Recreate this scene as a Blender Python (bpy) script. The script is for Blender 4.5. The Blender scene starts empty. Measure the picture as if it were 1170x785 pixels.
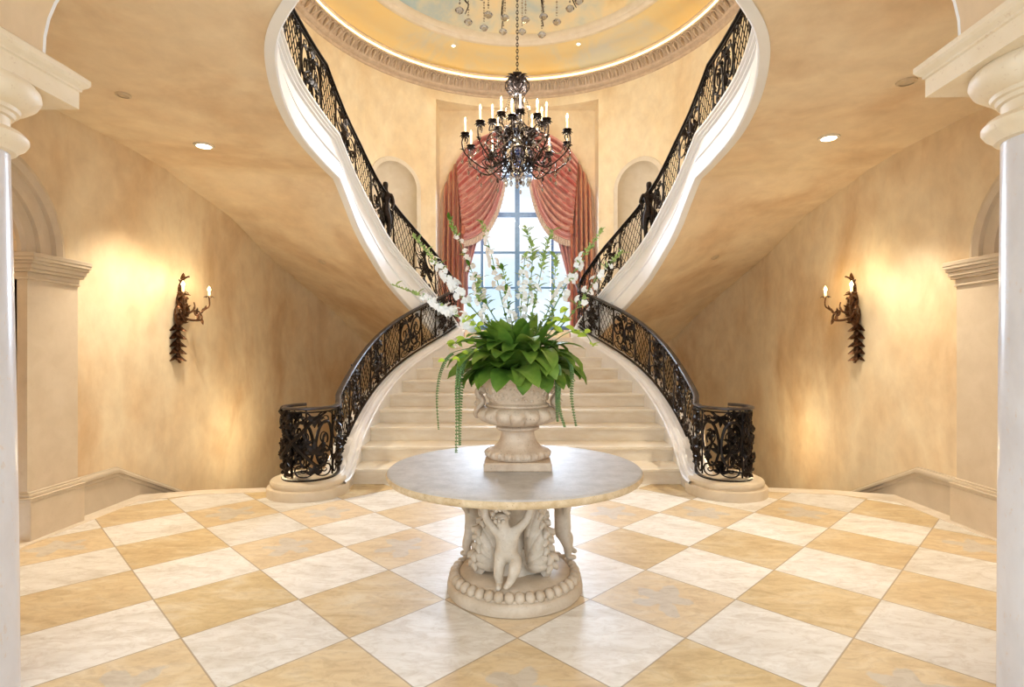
import bpy, math, random
from mathutils import Vector, Matrix, Quaternion
from mathutils.bvhtree import BVHTree
R_ = math.radians
PI = math.pi
rnd = random.Random(7)
sc = bpy.context.scene
COL = sc.collection
F = 621.0; EYE = 1.48; CX = 591.0; CY = 400.0

def pix(px, py, Y):
    return Vector(((px - CX) * Y / F, Y, EYE + (CY - py) * Y / F))

# ------------------------------------------------------------------ materials
class NT:
    def __init__(s, name):
        m = bpy.data.materials.new(name); m.use_nodes = True
        s.m = m; s.t = m.node_tree; s.n = s.t.nodes; s.l = s.t.links
        s.b = s.n['Principled BSDF']
    def new(s, typ, ins=None, **kw):
        n = s.n.new(typ)
        for k, v in kw.items(): setattr(n, k, v)
        if ins:
            for k, v in ins.items(): s.put(n.inputs[k], v)
        return n
    def put(s, sock, v):
        if isinstance(v, bpy.types.NodeSocket): s.l.new(v, sock)
        else: sock.default_value = v
    def math(s, op, a, b=0.0, c=None):
        n = s.n.new('ShaderNodeMath'); n.operation = op
        s.put(n.inputs[0], a); s.put(n.inputs[1], b)
        if c is not None: s.put(n.inputs[2], c)
        return n.outputs[0]
    def pos(s):
        return s.new('ShaderNodeTexCoord').outputs['Object']
    def mapping(s, v, scale=(1, 1, 1), loc=(0, 0, 0), rot=(0, 0, 0)):
        return s.new('ShaderNodeMapping', {'Vector': v, 'Scale': scale, 'Location': loc, 'Rotation': rot}).outputs[0]
    def noise(s, v, scale, detail=6, rough=.55, dist=0.0):
        return s.new('ShaderNodeTexNoise', {'Vector': v, 'Scale': scale, 'Detail': detail, 'Roughness': rough, 'Distortion': dist}).outputs['Fac']
    def ramp(s, f, stops):
        n = s.n.new('ShaderNodeValToRGB'); s.l.new(f, n.inputs[0]); e = n.color_ramp.elements
        while len(e) < len(stops): e.new(.5)
        for el, (p, c) in zip(e, stops):
            el.position = p; el.color = c if len(c) == 4 else (*c, 1)
        return n.outputs[0]
    def mix(s, f, a, b, blend='MIX'):
        n = s.n.new('ShaderNodeMix'); n.data_type = 'RGBA'; n.blend_type = blend
        s.put(n.inputs[0], f)
        for i, v in ((6, a), (7, b)):
            if not isinstance(v, bpy.types.NodeSocket) and len(v) == 3: v = (*v, 1)
            s.put(n.inputs[i], v)
        return n.outputs[2]
    def bump(s, h, strength=.2, dist=.01):
        n = s.new('ShaderNodeBump', {'Height': h, 'Strength': strength, 'Distance': dist})
        s.l.new(n.outputs[0], s.b.inputs['Normal'])
    def base(s, c):
        if not isinstance(c, bpy.types.NodeSocket) and len(c) == 3: c = (*c, 1)
        s.put(s.b.inputs['Base Color'], c)
    def set(s, **kw):
        for k, v in kw.items(): s.put(s.b.inputs[k.replace('_', ' ')], v)

def plaster(name, light, mid, dark, amt=.5, seed=0.0, scale=.55):
    t = NT(name); p = t.mapping(t.pos(), loc=(seed, seed * .7, seed * 1.3), scale=(1, 1, .8))
    big = t.noise(p, scale, 6, .58, .3)
    fine = t.noise(p, scale * 5, 8, .65, .3)
    streak = t.noise(t.mapping(p, scale=(1, 1, .6), loc=(3, 9, 1)), scale * 1.15, 6, .56, .55)
    c = t.ramp(big, [(.34, mid), (.54, light), (.72, mid)])
    k = t.ramp(streak, [(.50, (0, 0, 0)), (.78, (1, 1, 1))])
    c = t.mix(t.math('MULTIPLY', k, amt), c, dark)
    f = t.ramp(fine, [(.3, (.90, .88, .85)), (.7, (1.06, 1.05, 1.03))])
    c = t.mix(1.0, c, f, 'MULTIPLY')
    t.base(c); t.set(Roughness=.62)
    t.bump(fine, .08, .01)
    return t.m

def stone(name, c0, c1, scale=6, rough=.5, pits=0.0, pitcol=(.3, .22, .14), bump=.1, warp=(1, 1, 1), spec=.5):
    t = NT(name); p = t.mapping(t.pos(), scale=warp)
    a = t.noise(p, scale, 8, .6, .4)
    c = t.ramp(a, [(.3, c0), (.7, c1)])
    if pits:
        q = t.noise(p, scale * 7, 4, .7, .2)
        k = t.ramp(q, [(.60, (0, 0, 0)), (.70, (1, 1, 1))])
        c = t.mix(t.math('MULTIPLY', k, pits), c, pitcol)
        t.bump(q, -bump, .01)
    else: t.bump(a, bump, .01)
    t.base(c); t.set(Roughness=rough); t.b.inputs['Specular IOR Level'].default_value = spec
    return t.m

def plain(name, col, rough=.5, metal=0.0, var=.12, scale=20, **kw):
    t = NT(name); a = t.noise(t.pos(), scale, 4)
    lo = tuple(max(0, x * (1 - var)) for x in col); hi = tuple(min(1, x * (1 + var)) for x in col)
    t.base(t.ramp(a, [(.3, lo), (.7, hi)])); t.set(Roughness=rough, Metallic=metal)
    for k, v in kw.items(): t.b.inputs[k.replace('_', ' ')].default_value = v
    return t.m

def glow(name, col, strength):
    t = NT(name); t.base(col); t.b.inputs['Emission Color'].default_value = (*col, 1)
    t.b.inputs['Emission Strength'].default_value = strength
    return t.m

M = {}
M['wall'] = plaster('faux plaster wall', (.84, .725, .53), (.74, .575, .37), (.54, .32, .13), .85, 2.0, .85)
M['rotunda'] = plaster('rotunda plaster', (.88, .78, .58), (.82, .68, .45), (.68, .47, .23), .65, 7.0, .8)
M['ceiling'] = plaster('faux plaster ceiling', (.87, .745, .55), (.78, .62, .425), (.58, .375, .19), .85, 13.0, .75)
M['arch'] = plaster('arch plaster', (.76, .60, .40), (.70, .53, .33), (.56, .37, .2), .3, 20.0, .8)
M['fascia'] = stone('white painted stone', (.86, .88, .91), (.91, .93, .95), 3, .42, bump=.02)
M['pilaster'] = stone('beige limestone', (.62, .52, .39), (.70, .60, .47), 5, .55, .25, (.5, .4, .28), .08)
M['dado'] = stone('grey beige limestone', (.52, .44, .335), (.60, .52, .41), 4, .5, bump=.05)
M['column'] = stone('pale travertine', (.58, .555, .56), (.69, .675, .69), 5, .28, .45, (.62, .45, .30), .1, (1, 1, .5))
M['capital'] = stone('cream carved limestone', (.76, .64, .46), (.82, .72, .56), 6, .5, .35, (.5, .33, .2), .1)
M['curb'] = stone('cream stair limestone', (.79, .77, .76), (.88, .87, .86), 4, .3, bump=.04)
M['plinth'] = stone('tan stair limestone', (.66, .55, .40), (.76, .66, .51), 5, .38, bump=.05)
M['step'] = stone('ivory step marble', (.74, .64, .49), (.88, .82, .71), 3, .30, .12, (.62, .46, .27), .05, (1, 1, 3))
M['cornice'] = stone('carved cornice stone', (.50, .385, .275), (.66, .53, .40), 9, .6, .3, (.30, .20, .13), .2)
M['nichestone'] = stone('pale niche stone', (.68, .60, .47), (.76, .69, .57), 5, .55, bump=.05)
M['statue'] = stone('carved grey stone', (.50, .41, .30), (.70, .62, .51), 11, .6, .5, (.33, .25, .17), .25)
M['basestone'] = stone('carved base stone', (.46, .36, .25), (.62, .52, .40), 9, .55, .4, (.33, .25, .17), .2)
M['urn'] = stone('weathered urn stone', (.52, .38, .26), (.70, .57, .43), 12, .65, .9, (.20, .13, .08), .5)
M['tableedge'] = stone('pitted table edge', (.48, .33, .17), (.72, .58, .38), 15, .65, .85, (.24, .14, .07), .6)
M['iron'] = plain('wrought iron', (.022, .017, .015), .38, .75, .4, 30)
M['bronzeleaf'] = plain('bronzed iron leaf', (.030, .021, .016), .38, .8, .5, 40)
M['railtop'] = plain('polished rail steel', (.10, .092, .098), .30, .85, .2, 12)
M['sconce'] = plain('dark bronze', (.10, .042, .016), .42, .7, .6, 40)
M['chand'] = plain('blackened chandelier iron', (.03, .021, .018), .35, .8, .5, 30)
M['candle'] = glow('lit wax candle', (1.0, .80, .42), 1.1)
M['bulb'] = glow('glowing bulb', (1.0, .80, .46), 14)
M['lamp'] = glow('recessed lamp', (1.0, .93, .80), 9)
M['unlit'] = plain('unlit lamp trim', (.62, .50, .34), .5)
M['lamprim'] = plain('lamp trim ring', (.78, .70, .56), .4)
M['winframe'] = plain('blue grey window frame', (.14, .29, .50), .35, 0, .1)  # bright window haze is put into the blue of the bars
M['fringe'] = stone('gold bullion fringe', (.50, .36, .30), (.74, .62, .54), 60, .8, bump=.3)
M['soil'] = plain('dark moss', (.035, .05, .02), .9, 0, .4, 30)
M['stem'] = plain('green stem', (.10, .22, .05), .55, 0, .3)
M['bud'] = plain('pale green bud', (.34, .46, .14), .5, 0, .4, 40)
M['white'] = plain('white petal', (.90, .89, .86), .5, 0, .05, Subsurface_Weight=.0)
M['blush'] = plain('blush petal', (.86, .78, .70), .5, 0, .08)
M['gold'] = plain('yellow flower centre', (.75, .62, .14), .6, 0, .2)
M['lime'] = plain('lime leaf', (.42, .56, .06), .45, 0, .3, 12)
M['vine'] = plain('trailing vine green', (.15, .27, .09), .5, 0, .5, 60)
M['lower'] = plain('shadowed lower floor', (.5, .42, .3), .6)  # even tan for the surfaces below the main floor

def leaf_mat():
    t = NT('broad green leaf'); p = t.pos()
    a = t.noise(p, 5.5, 5, .6); b = t.noise(p, 34, 3, .6)
    c = t.ramp(a, [(.26, (.03, .09, .015)), (.42, (.12, .26, .03)), (.56, (.26, .42, .06)), (.72, (.46, .58, .14))])
    c = t.mix(t.math('MULTIPLY', b, .2), c, (.06, .14, .03))
    t.base(c); t.set(Roughness=.4)
    tl = t.new('ShaderNodeBsdfTranslucent', {0: t.mix(.5, c, (.45, .62, .08))}); mx = t.new('ShaderNodeMixShader', {0: .38, 1: t.b.outputs[0], 2: tl.outputs[0]})
    t.l.new(mx.outputs[0], [n for n in t.n if n.type == 'OUTPUT_MATERIAL'][0].inputs[0])
    return t.m
M['leaf'] = leaf_mat()

def floor_mat():
    t = NT('travertine checker floor'); p = t.pos()
    s = t.new('ShaderNodeSeparateXYZ', {0: p}); X, Y = s.outputs[0], s.outputs[1]
    D = .864; xs = t.math('DIVIDE', X, D); ys = t.math('DIVIDE', t.math('SUBTRACT', Y, 2.793), D)
    u = t.math('ADD', ys, xs); v = t.math('SUBTRACT', ys, xs)
    i = t.math('FLOOR', u); j = t.math('FLOOR', v); fu = t.math('FRACT', u); fv = t.math('FRACT', v)
    par = t.math('PINGPONG', t.math('ADD', i, j), 1.0)
    ij = t.new('ShaderNodeCombineXYZ', {0: i, 1: j}).outputs[0]
    wn = t.new('ShaderNodeTexWhiteNoise', {'Vector': ij}, noise_dimensions='2D'); rv = wn.outputs['Value']
    off = t.new('ShaderNodeVectorMath', {0: wn.outputs['Color'], 1: (20, 20, 20)}, operation='MULTIPLY').outputs[0]
    q = t.new('ShaderNodeVectorMath', {0: p, 1: off}, operation='ADD').outputs[0]
    vein = t.noise(t.mapping(q, scale=(1, 2.6, 1), rot=(0, 0, .25)), 2.6, 9, .62, .8)
    fine = t.noise(q, 40, 6, .65)
    white = t.ramp(vein, [(.3, (.68, .64, .57)), (.5, (.82, .80, .76)), (.7, (.90, .89, .86))])
    gold = t.ramp(vein, [(.28, (.54, .37, .16)), (.5, (.70, .545, .29)), (.72, (.80, .715, .54))])
    gold = t.mix(t.math('MULTIPLY', rv, .7), gold, (.72, .60, .46))
    # floral inlay patch on some of the gold tiles
    cu = t.math('SUBTRACT', fu, .5); cv = t.math('SUBTRACT', fv, .5)
    r = t.math('SQRT', t.math('ADD', t.math('MULTIPLY', cu, cu), t.math('MULTIPLY', cv, cv)))
    an = t.math('ARCTAN2', cv, cu)
    pet = t.math('MULTIPLY', t.math('COSINE', t.math('ADD', t.math('MULTIPLY', an, 5.0), t.math('MULTIPLY', rv, 9.0))), .09)
    wob = t.math('MULTIPLY', t.math('SUBTRACT', t.noise(q, 6, 4), .5), .45)
    edge = t.math('SUBTRACT', t.math('ADD', .26, pet), t.math('ADD', r, wob))
    mask = t.ramp(edge, [(.0, (0, 0, 0)), (.03, (1, 1, 1))])
    sel = t.math('GREATER_THAN', rv, .45)
    mask = t.math('MULTIPLY', t.math('MULTIPLY', mask, sel), .8)
    gold = t.mix(mask, gold, (.60, .56, .50))
    c = t.mix(par, gold, white)
    sv = t.ramp(t.noise(t.mapping(q, scale=(1.6, 3.4, 1), rot=(0, 0, .5)), 4.5, 9, .72, 1.4), [(.38, (.72, .66, .58)), (.54, (1.03, 1.03, 1.02))])
    c = t.mix(.5, c, sv, 'MULTIPLY')
    tone = t.math('ADD', .90, t.math('MULTIPLY', wn.outputs['Value'], .14))
    tc = t.new('ShaderNodeCombineColor', {0: tone, 1: tone, 2: tone}).outputs[0]
    c = t.mix(1.0, c, tc, 'MULTIPLY')
    pit = t.ramp(fine, [(.62, (0, 0, 0)), (.72, (1, 1, 1))])
    c = t.mix(t.math('MULTIPLY', pit, .25), c, (.38, .28, .18))
    eu = t.math('MINIMUM', fu, t.math('SUBTRACT', 1.0, fu)); ev = t.math('MINIMUM', fv, t.math('SUBTRACT', 1.0, fv))
    g = t.math('LESS_THAN', t.math('MINIMUM', eu, ev), .0065)
    c = t.mix(t.math('MULTIPLY', g, .8), c, (.33, .25, .17))
    t.base(c)
    rough = t.math('ADD', .27, t.math('MULTIPLY', fine, .32)); t.set(Roughness=rough); t.b.inputs['Specular IOR Level'].default_value = .85
    t.bump(fine, .05, .004)
    return t.m
M['floor'] = floor_mat()
M['border'] = stone('ivory marble border', (.70, .60, .47), (.88, .82, .73), 4, .22, .1, (.5, .38, .24), .03)

def tabletop_mat():
    t = NT('pitted stone tabletop'); p = t.pos()
    a = t.noise(p, 9, 8, .65); b = t.noise(p, 45, 5, .7)
    c = t.ramp(a, [(.3, (.36, .34, .32)), (.7, (.54, .52, .50))])
    k = t.ramp(b, [(.58, (0, 0, 0)), (.7, (1, 1, 1))]); c = t.mix(t.math('MULTIPLY', k, .5), c, (.34, .28, .22))
    t.base(c); t.set(Roughness=t.math('ADD', .40, t.math('MULTIPLY', b, .28))); t.b.inputs['Specular IOR Level'].default_value = 1.0; t.bump(b, .5, .004)
    return t.m
M['tabletop'] = tabletop_mat()

def dome_mat():
    t = NT('painted sky dome'); p = t.pos()
    a = t.noise(t.mapping(p, loc=(4, 2, 0)), .75, 7, .6, .6)
    c = t.ramp(a, [(.36, (.40, .50, .52)), (.50, (.66, .60, .44)), (.62, (.78, .62, .36)), (.8, (.60, .44, .22))])
    t.base(c); t.set(Roughness=.8); return t.m
M['dome'] = dome_mat()
def cove_mat():
    t = NT('painted cove'); p = t.pos()
    a = t.noise(t.mapping(p, loc=(1, 5, 0)), .55, 6, .6, .4)
    c = t.ramp(a, [(.36, (.66, .66, .58)), (.48, (.80, .66, .36)), (.7, (.84, .62, .26))])
    t.base(c); t.set(Roughness=.8); return t.m
M['cove'] = cove_mat()

def curtain_mat(name, a, b, c, stripes, damask):
    t = NT(name); uv = t.new('ShaderNodeTexCoord').outputs['UV']
    s = t.new('ShaderNodeSeparateXYZ', {0: uv}); u, v = s.outputs[0], s.outputs[1]
    st = t.math('SINE', t.math('MULTIPLY', u, stripes * 2 * PI))
    k = t.ramp(t.math('ADD', t.math('MULTIPLY', st, .5), .5), [(.35, (0, 0, 0)), (.65, (1, 1, 1))])
    n = t.noise(t.mapping(uv, scale=(damask, damask * .6, 1)), 9, 5, .6, 1.2)
    d = t.ramp(n, [(.46, (0, 0, 0)), (.56, (1, 1, 1))])
    col = t.mix(k, a, b); col = t.mix(t.math('MULTIPLY', d, .45), col, c)
    t.base(col); t.set(Roughness=.42)
    t.b.inputs['Sheen Weight'].default_value = .3
    return t.m
M['swag'] = curtain_mat('red striped silk', (.44, .10, .085), (.58, .25, .20), (.68, .43, .35), 13, 1.4)
M['jabot'] = curtain_mat('red gold damask', (.40, .085, .055), (.52, .20, .11), (.62, .38, .19), 5, 3.0)
M['tail'] = curtain_mat('rose silk lining', (.50, .17, .17), (.64, .32, .30), (.68, .44, .42), 6, 2)

def glass_mat(name, col, rough, tint=.93, mix=.12):
    t = NT(name); t.n.remove(t.b)
    tr = t.new('ShaderNodeBsdfTransparent', {0: (*[x * tint for x in col], 1)})
    gl = t.new('ShaderNodeBsdfGlossy', {'Color': (1, 1, 1, 1), 'Roughness': rough})
    fr = t.new('ShaderNodeFresnel', {'IOR': 1.45})
    mx = t.new('ShaderNodeMixShader', {0: fr.outputs[0] if mix is None else t.math('ADD', fr.outputs[0], mix), 1: tr.outputs[0], 2: gl.outputs[0]})
    out = [n for n in t.n if n.type == 'OUTPUT_MATERIAL'][0]
    t.l.new(mx.outputs[0], out.inputs[0])
    return t.m
M['glass'] = glass_mat('window glass', (.96, .98, 1.0), .02, .97, .0)
M['crystal'] = glass_mat('cut crystal', (.86, .85, .84), .05, .8, .25)
M['bluecrystal'] = glass_mat('blue cut crystal', (.42, .52, .80), .05, .75, .2)

# ------------------------------------------------------------------ mesh builder
class MB:
    mirror = False
    def __init__(s): s.v = []; s.f = []; s.uv = {}
    def add(s, vs, fs):
        o = len(s.v); s.v.extend([tuple(v) for v in vs]); s.f.extend([tuple(i + o for i in f) for f in fs]); return o
    def box(s, x0, x1, y0, y1, z0, z1, bev=0.0):
        x0, x1 = min(x0, x1), max(x0, x1); y0, y1 = min(y0, y1), max(y0, y1)
        if bev <= 0:
            s.add([(x0, y0, z0), (x1, y0, z0), (x1, y1, z0), (x0, y1, z0), (x0, y0, z1), (x1, y0, z1), (x1, y1, z1), (x0, y1, z1)],
                  [(3, 2, 1, 0), (4, 5, 6, 7), (0, 1, 5, 4), (1, 2, 6, 5), (2, 3, 7, 6), (3, 0, 4, 7)])
        else:
            b = bev; L = []
            for z, k in ((z0, b), (z0 + b, 0), (z1 - b, 0), (z1, b)):
                L.append([(x0 + k, y0 + b, z), (x0 + b, y0 + k, z), (x1 - b, y0 + k, z), (x1 - k, y0 + b, z), (x1 - k, y1 - b, z), (x1 - b, y1 - k, z), (x0 + b, y1 - k, z), (x0 + k, y1 - b, z)])
            s.loft(L, True, True)
    def loft(s, rings, closed=True, cap=False):
        n = len(rings[0]); o = len(s.v)
        for r in rings: s.v.extend([tuple(p) for p in r])
        for i in range(len(rings) - 1):
            for j in range(n if closed else n - 1):
                a = o + i * n + j; b = o + i * n + (j + 1) % n
                s.f.append((a, b, b + n, a + n))
        if cap:
            s.f.append(tuple(o + j for j in reversed(range(n)))); e = o + (len(rings) - 1) * n
            s.f.append(tuple(e + j for j in range(n)))
        return o
    def tube(s, pts, r, n=6, cap=True, closed=False, flat=1.0):
        P = [Vector(p) for p in pts]; m = len(P)
        if m < 2: return
        rr = r if isinstance(r, (list, tuple)) else [r] * m
        T = []
        for i in range(m):
            a = P[i - 1] if (i > 0 or closed) else P[i]; b = P[(i + 1) % m] if (i < m - 1 or closed) else P[i]
            d = b - a; T.append(d.normalized() if d.length > 1e-9 else Vector((0, 0, 1)))
        up = Vector((0, 0, 1)) if abs(T[0].z) < .9 else Vector((1, 0, 0))
        nrm = (up - T[0] * up.dot(T[0])).normalized(); rings = []
        for i in range(m):
            nrm = nrm - T[i] * nrm.dot(T[i])
            if nrm.length < 1e-6: nrm = T[i].orthogonal()
            nrm.normalize(); bn = T[i].cross(nrm)
            rings.append([P[i] + (nrm * math.cos(2 * PI * k / n) * flat + bn * math.sin(2 * PI * k / n)) * rr[i] for k in range(n)])
        if closed: rings.append(rings[0])
        s.loft(rings, True, cap and not closed)
    def lathe(s, prof, n=32, c=(0, 0, 0), a0=0.0, a1=2 * PI, fn=None, cap=True):
        full = abs(a1 - a0 - 2 * PI) < 1e-6; k = n if full else n + 1; rings = []
        for r, z in prof:
            ring = []
            for i in range(k):
                a = a0 + (a1 - a0) * i / n; q = r * (fn(a, r, z) if fn else 1)
                ring.append((c[0] + q * math.cos(a), c[1] + q * math.sin(a), c[2] + z))
            rings.append(ring)
        s.loft(rings, full, cap and full)
    def blob(s, c, rad, rot=None, n=8, m=5):
        c = Vector(c); rad = rad if isinstance(rad, (tuple, list)) else (rad,) * 3; vs = []; fs = []
        for i in range(m + 1):
            th = PI * i / m
            for j in range(n):
                a = 2 * PI * j / n
                p = Vector((rad[0] * math.sin(th) * math.cos(a), rad[1] * math.sin(th) * math.sin(a), rad[2] * math.cos(th)))
                if rot: p = rot @ p
                vs.append(c + p)
        for i in range(m):
            for j in range(n):
                fs.append((i * n + j, (i + 1) * n + j, (i + 1) * n + (j + 1) % n, i * n + (j + 1) % n))
        s.add(vs, fs)
    def leaf(s, base, d, side, length, width, droop=.3, fold=.15, n=6, thick=.0, wave=0.0, shape=None):
        """broad leaf as a folded ribbon starting at base, going along d, bending down by droop"""
        base = Vector(base); d = Vector(d).normalized(); side = Vector(side); side = (side - d * side.dot(d)).normalized(); up = d.cross(side).normalized()
        rows = []
        for i in range(n + 1):
            t = i / n
            w = (shape(t) if shape else math.sin(PI * min(1, (t * .93 + .05)) ** .8)) * width * .5
            ang = droop * t
            c = base + (d * math.sin(max(1e-3, ang)) / max(1e-3, droop) + up * -(1 - math.cos(ang)) / max(1e-3, droop)) * length if droop > 1e-3 else base + d * length * t
            nu = up * math.cos(ang) + d * math.sin(ang)
            wv = math.sin(t * 9 + width * 80) * wave
            rows.append([c + side * w + nu * (fold * w + wv), c, c - side * w + nu * (fold * w - wv)])
        if thick > 0:
            o = s.loft([[*r, r[1] - up * thick] for r in rows], True, True)
        else: s.loft(rows, False)
    def build(s, name, mat, parent=None, smooth=40, uvs=None):
        if MB.mirror: s.v = [(-x, y, z) for x, y, z in s.v]; s.f = [tuple(reversed(f)) for f in s.f]
        me = bpy.data.meshes.new(name); me.from_pydata(s.v, [], s.f); me.update()
        if uvs:
            L = me.uv_layers.new(name='UVMap')
            for lp in me.loops: L.data[lp.index].uv = uvs[lp.vertex_index]
        if mat is not None: me.materials.append(M[mat] if isinstance(mat, str) else mat)
        if smooth is not None:
            me.shade_smooth(); me.set_sharp_from_angle(angle=R_(smooth))
        o = bpy.data.objects.new(name, me); COL.objects.link(o)
        if parent is not None: o.parent = parent
        return o

def tag(o, label, cat, group=None):
    o['label'] = label; o['category'] = cat
    if group: o['group'] = group
    return o
def thing(name, label, cat, loc=(0, 0, 0), group=None, rot=0.0):
    o = bpy.data.objects.new(name, None); COL.objects.link(o); o.location = loc; o.rotation_euler = (0, 0, rot)
    o.empty_display_size = .1
    return tag(o, label, cat, group)
def struct(o, label=None):
    o['kind'] = 'structure'
    if label: o['label'] = label
    return o
def copy_part(o, parent, loc=None, rot=None, scale=None):
    c = o.copy(); COL.objects.link(c); c.parent = parent
    if loc is not None: c.location = loc
    if rot is not None:
        c.rotation_mode = 'QUATERNION'; c.rotation_quaternion = rot
    if scale is not None: c.scale = (scale,) * 3 if not isinstance(scale, tuple) else scale
    return c

def crom(P, k, closed=False):
    """Catmull-Rom resample, k steps per span; works on tuples of any size"""
    out = []; n = len(P)
    for i in range(n - 1):
        p0 = P[max(0, i - 1)]; p1 = P[i]; p2 = P[i + 1]; p3 = P[min(n - 1, i + 2)]
        for j in range(k):
            t = j / k; t2 = t * t; t3 = t2 * t
            out.append(tuple(.5 * (2 * b + (c - a) * t + (2 * a - 5 * b + 4 * c - d) * t2 + (3 * b - a - 3 * c + d) * t3) for a, b, c, d in zip(p0, p1, p2, p3)))
    out.append(tuple(P[-1])); return out
def interp(xs, ys, x):
    if x <= xs[0]: return ys[0]
    for i in range(len(xs) - 1):
        if x <= xs[i + 1]: return ys[i] + (ys[i + 1] - ys[i]) * (x - xs[i]) / (xs[i + 1] - xs[i])
    return ys[-1]
def smooth01(t):
    t = max(0., min(1., t)); return t * t * (3 - 2 * t)

# ------------------------------------------------------------------ key dimensions
WX = 3.88; YC = 8.74; RR = 3.88            # side walls, centre and radius of the rotunda
ZC = 3.50; ZF = 4.05; ZCOR = 7.36
RISE = .17; RUN = .42; Y0 = 6.0; NST = 10
YL = Y0 + RUN * (NST - 1)
LI = crom([(1.80, 5.62), (1.795, 5.8), (1.807, 6.0), (1.835, 6.42), (1.847, 6.84), (1.835, 7.26), (1.793, 7.68), (1.709, 8.1), (1.572, 8.52), (1.385, 8.94), (1.175, 9.36), (1.02, 9.70), (.97, 9.86)], 4)
LIY = [p[1] for p in LI]; LIX = [p[0] for p in LI]
def lix(y): return interp(LIY, LIX, y)
def nosing(y): return RISE + RISE * (y - Y0) / RUN
def capz(y):
    a = nosing(y) + .17
    return .175 + (a - .175) * smooth01((y - 5.62) / .75) if y < 6.37 else min(a, 1.90)
# upper flight: inner edge (x, y, z of floor edge, x/y/z of soffit on the wall)
UT = [(0, 2.46, ZF, 0, 2.38, ZC), (.6, 2.55, ZF, 1.3, 2.38, ZC), (1.03, 2.83, ZF, 2.7, 2.38, ZC), (1.36, 3.17, ZF, WX, 2.40, ZC), (1.60, 3.5, ZF, WX, 3.2, ZC),
      (1.79, 3.92, ZF, WX, 3.8, ZC), (1.965, 4.48, ZF, WX, 4.4, ZC), (2.09, 5.12, ZF, WX, 5.0, ZC), (2.14, 5.8, ZF, WX, 5.5, ZC), (2.15, 6.4, ZF, WX, 6.0, 3.475),
      (2.125, 7.0, 3.75, WX, 7.35, 3.28), (2.065, 7.46, 3.52, WX, 8.3, 2.99), (1.985, 8.04, 3.23, 3.85, 9.25, 2.76), (1.86, 8.5, 3.0, 3.66, 10.03, 2.43),
      (1.67, 8.95, 2.74, 3.45, 10.51, 2.13), (1.45, 9.4, 2.45, 3.24, 10.88, 1.82), (1.22, 9.78, 2.12, 2.95, 11.26, 1.5), (1.08, 9.98, 1.87, 2.6, 11.62, 1.25)]
KS = 5
U = crom([(a[0], a[1], a[3], a[4]) for a in UT], KS); U2 = []
for q in range(len(U)):
    i = min(q // KS, len(UT) - 2); f = q / KS - i
    zt = UT[i][2] + (UT[i + 1][2] - UT[i][2]) * f; zo = UT[i][5] + (UT[i + 1][5] - UT[i][5]) * f
    dr = .55 + .14 * smooth01((ZF - zt) / .5)
    U2.append((U[q][0], U[q][1], zt, zt - dr, min(U[q][2], WX), U[q][3], zo))
U = U2

def normals2(P):
    out = []
    for i in range(len(P)):
        a = P[max(0, i - 1)]; b = P[min(len(P) - 1, i + 1)]
        dx, dy = b[0] - a[0], b[1] - a[1]; l = math.hypot(dx, dy) or 1
        out.append((dy / l, -dx / l))
    return out

# ------------------------------------------------------------------ floor
fl = MB()
fp = [(-WX, -5), (WX, -5), (WX, 5.54), (3.3, 5.74), (2.5, 5.86), (1.8, 6.02), (-1.8, 6.02), (-2.5, 5.86), (-3.3, 5.74), (-WX, 5.54)]
n = len(fp)
fl.add([(x, y, 0) for x, y in fp] + [(x, y, -.25) for x, y in fp], [tuple(range(n)), tuple(range(2 * n - 1, n - 1, -1))] + [(i, i + n, (i + 1) % n + n, (i + 1) % n) for i in range(n)])
struct(fl.build('floor', 'floor', smooth=None))
sw = MB(); sw.box(-WX, WX, 5.2, 5.3, -2.65, -.26); struct(sw.build('wall_stairwell', 'lower', smooth=None))  # unseen slab added under the floor to block stray sky light
for sgn, nm in ((-1, 'left'), (1, 'right')):
    b = MB(); o1 = [(3.88, 2.2), (3.88, 5.54), (3.3, 5.74), (2.5, 5.86), (1.85, 6.0)]; o2 = [(3.70, 2.2), (3.70, 5.30), (3.24, 5.56), (2.46, 5.69), (1.85, 5.74)]
    b.loft([[(sgn * x, y, .004) for x, y in o1], [(sgn * x, y, .004) for x, y in o2], [(sgn * x, y, -.01) for x, y in o2]], False)
    struct(b.build('trim_floor_' + nm, 'border', smooth=None))
lf = MB(); lf.box(-4.2, 4.2, 5.6, 13, -2.7, -2.6); struct(lf.build('floor_lower', 'lower', smooth=None))

# ------------------------------------------------------------------ walls
def strip(mb, pts, z0, z1, hole=None):
    """vertical wall along plan points; hole(i) -> None or (bottom, top at i, top at i+1) for the span i..i+1"""
    for i in range(len(pts) - 1):
        (xa, ya), (xb, yb) = pts[i], pts[i + 1]
        h = hole(i) if hole else None
        if h is None: mb.add([(xa, ya, z0), (xb, yb, z0), (xb, yb, z1), (xa, ya, z1)], [(0, 1, 2, 3)])
        else:
            zb, ta, tb = h
            if zb > z0 + 1e-4: mb.add([(xa, ya, z0), (xb, yb, z0), (xb, yb, zb), (xa, ya, zb)], [(0, 1, 2, 3)])
            mb.add([(xa, ya, ta), (xb, yb, tb), (xb, yb, z1), (xa, ya, z1)], [(0, 1, 2, 3)])
def archtop(u, r, zs): return zs + math.sqrt(max(0, r * r - u * u))

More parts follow.
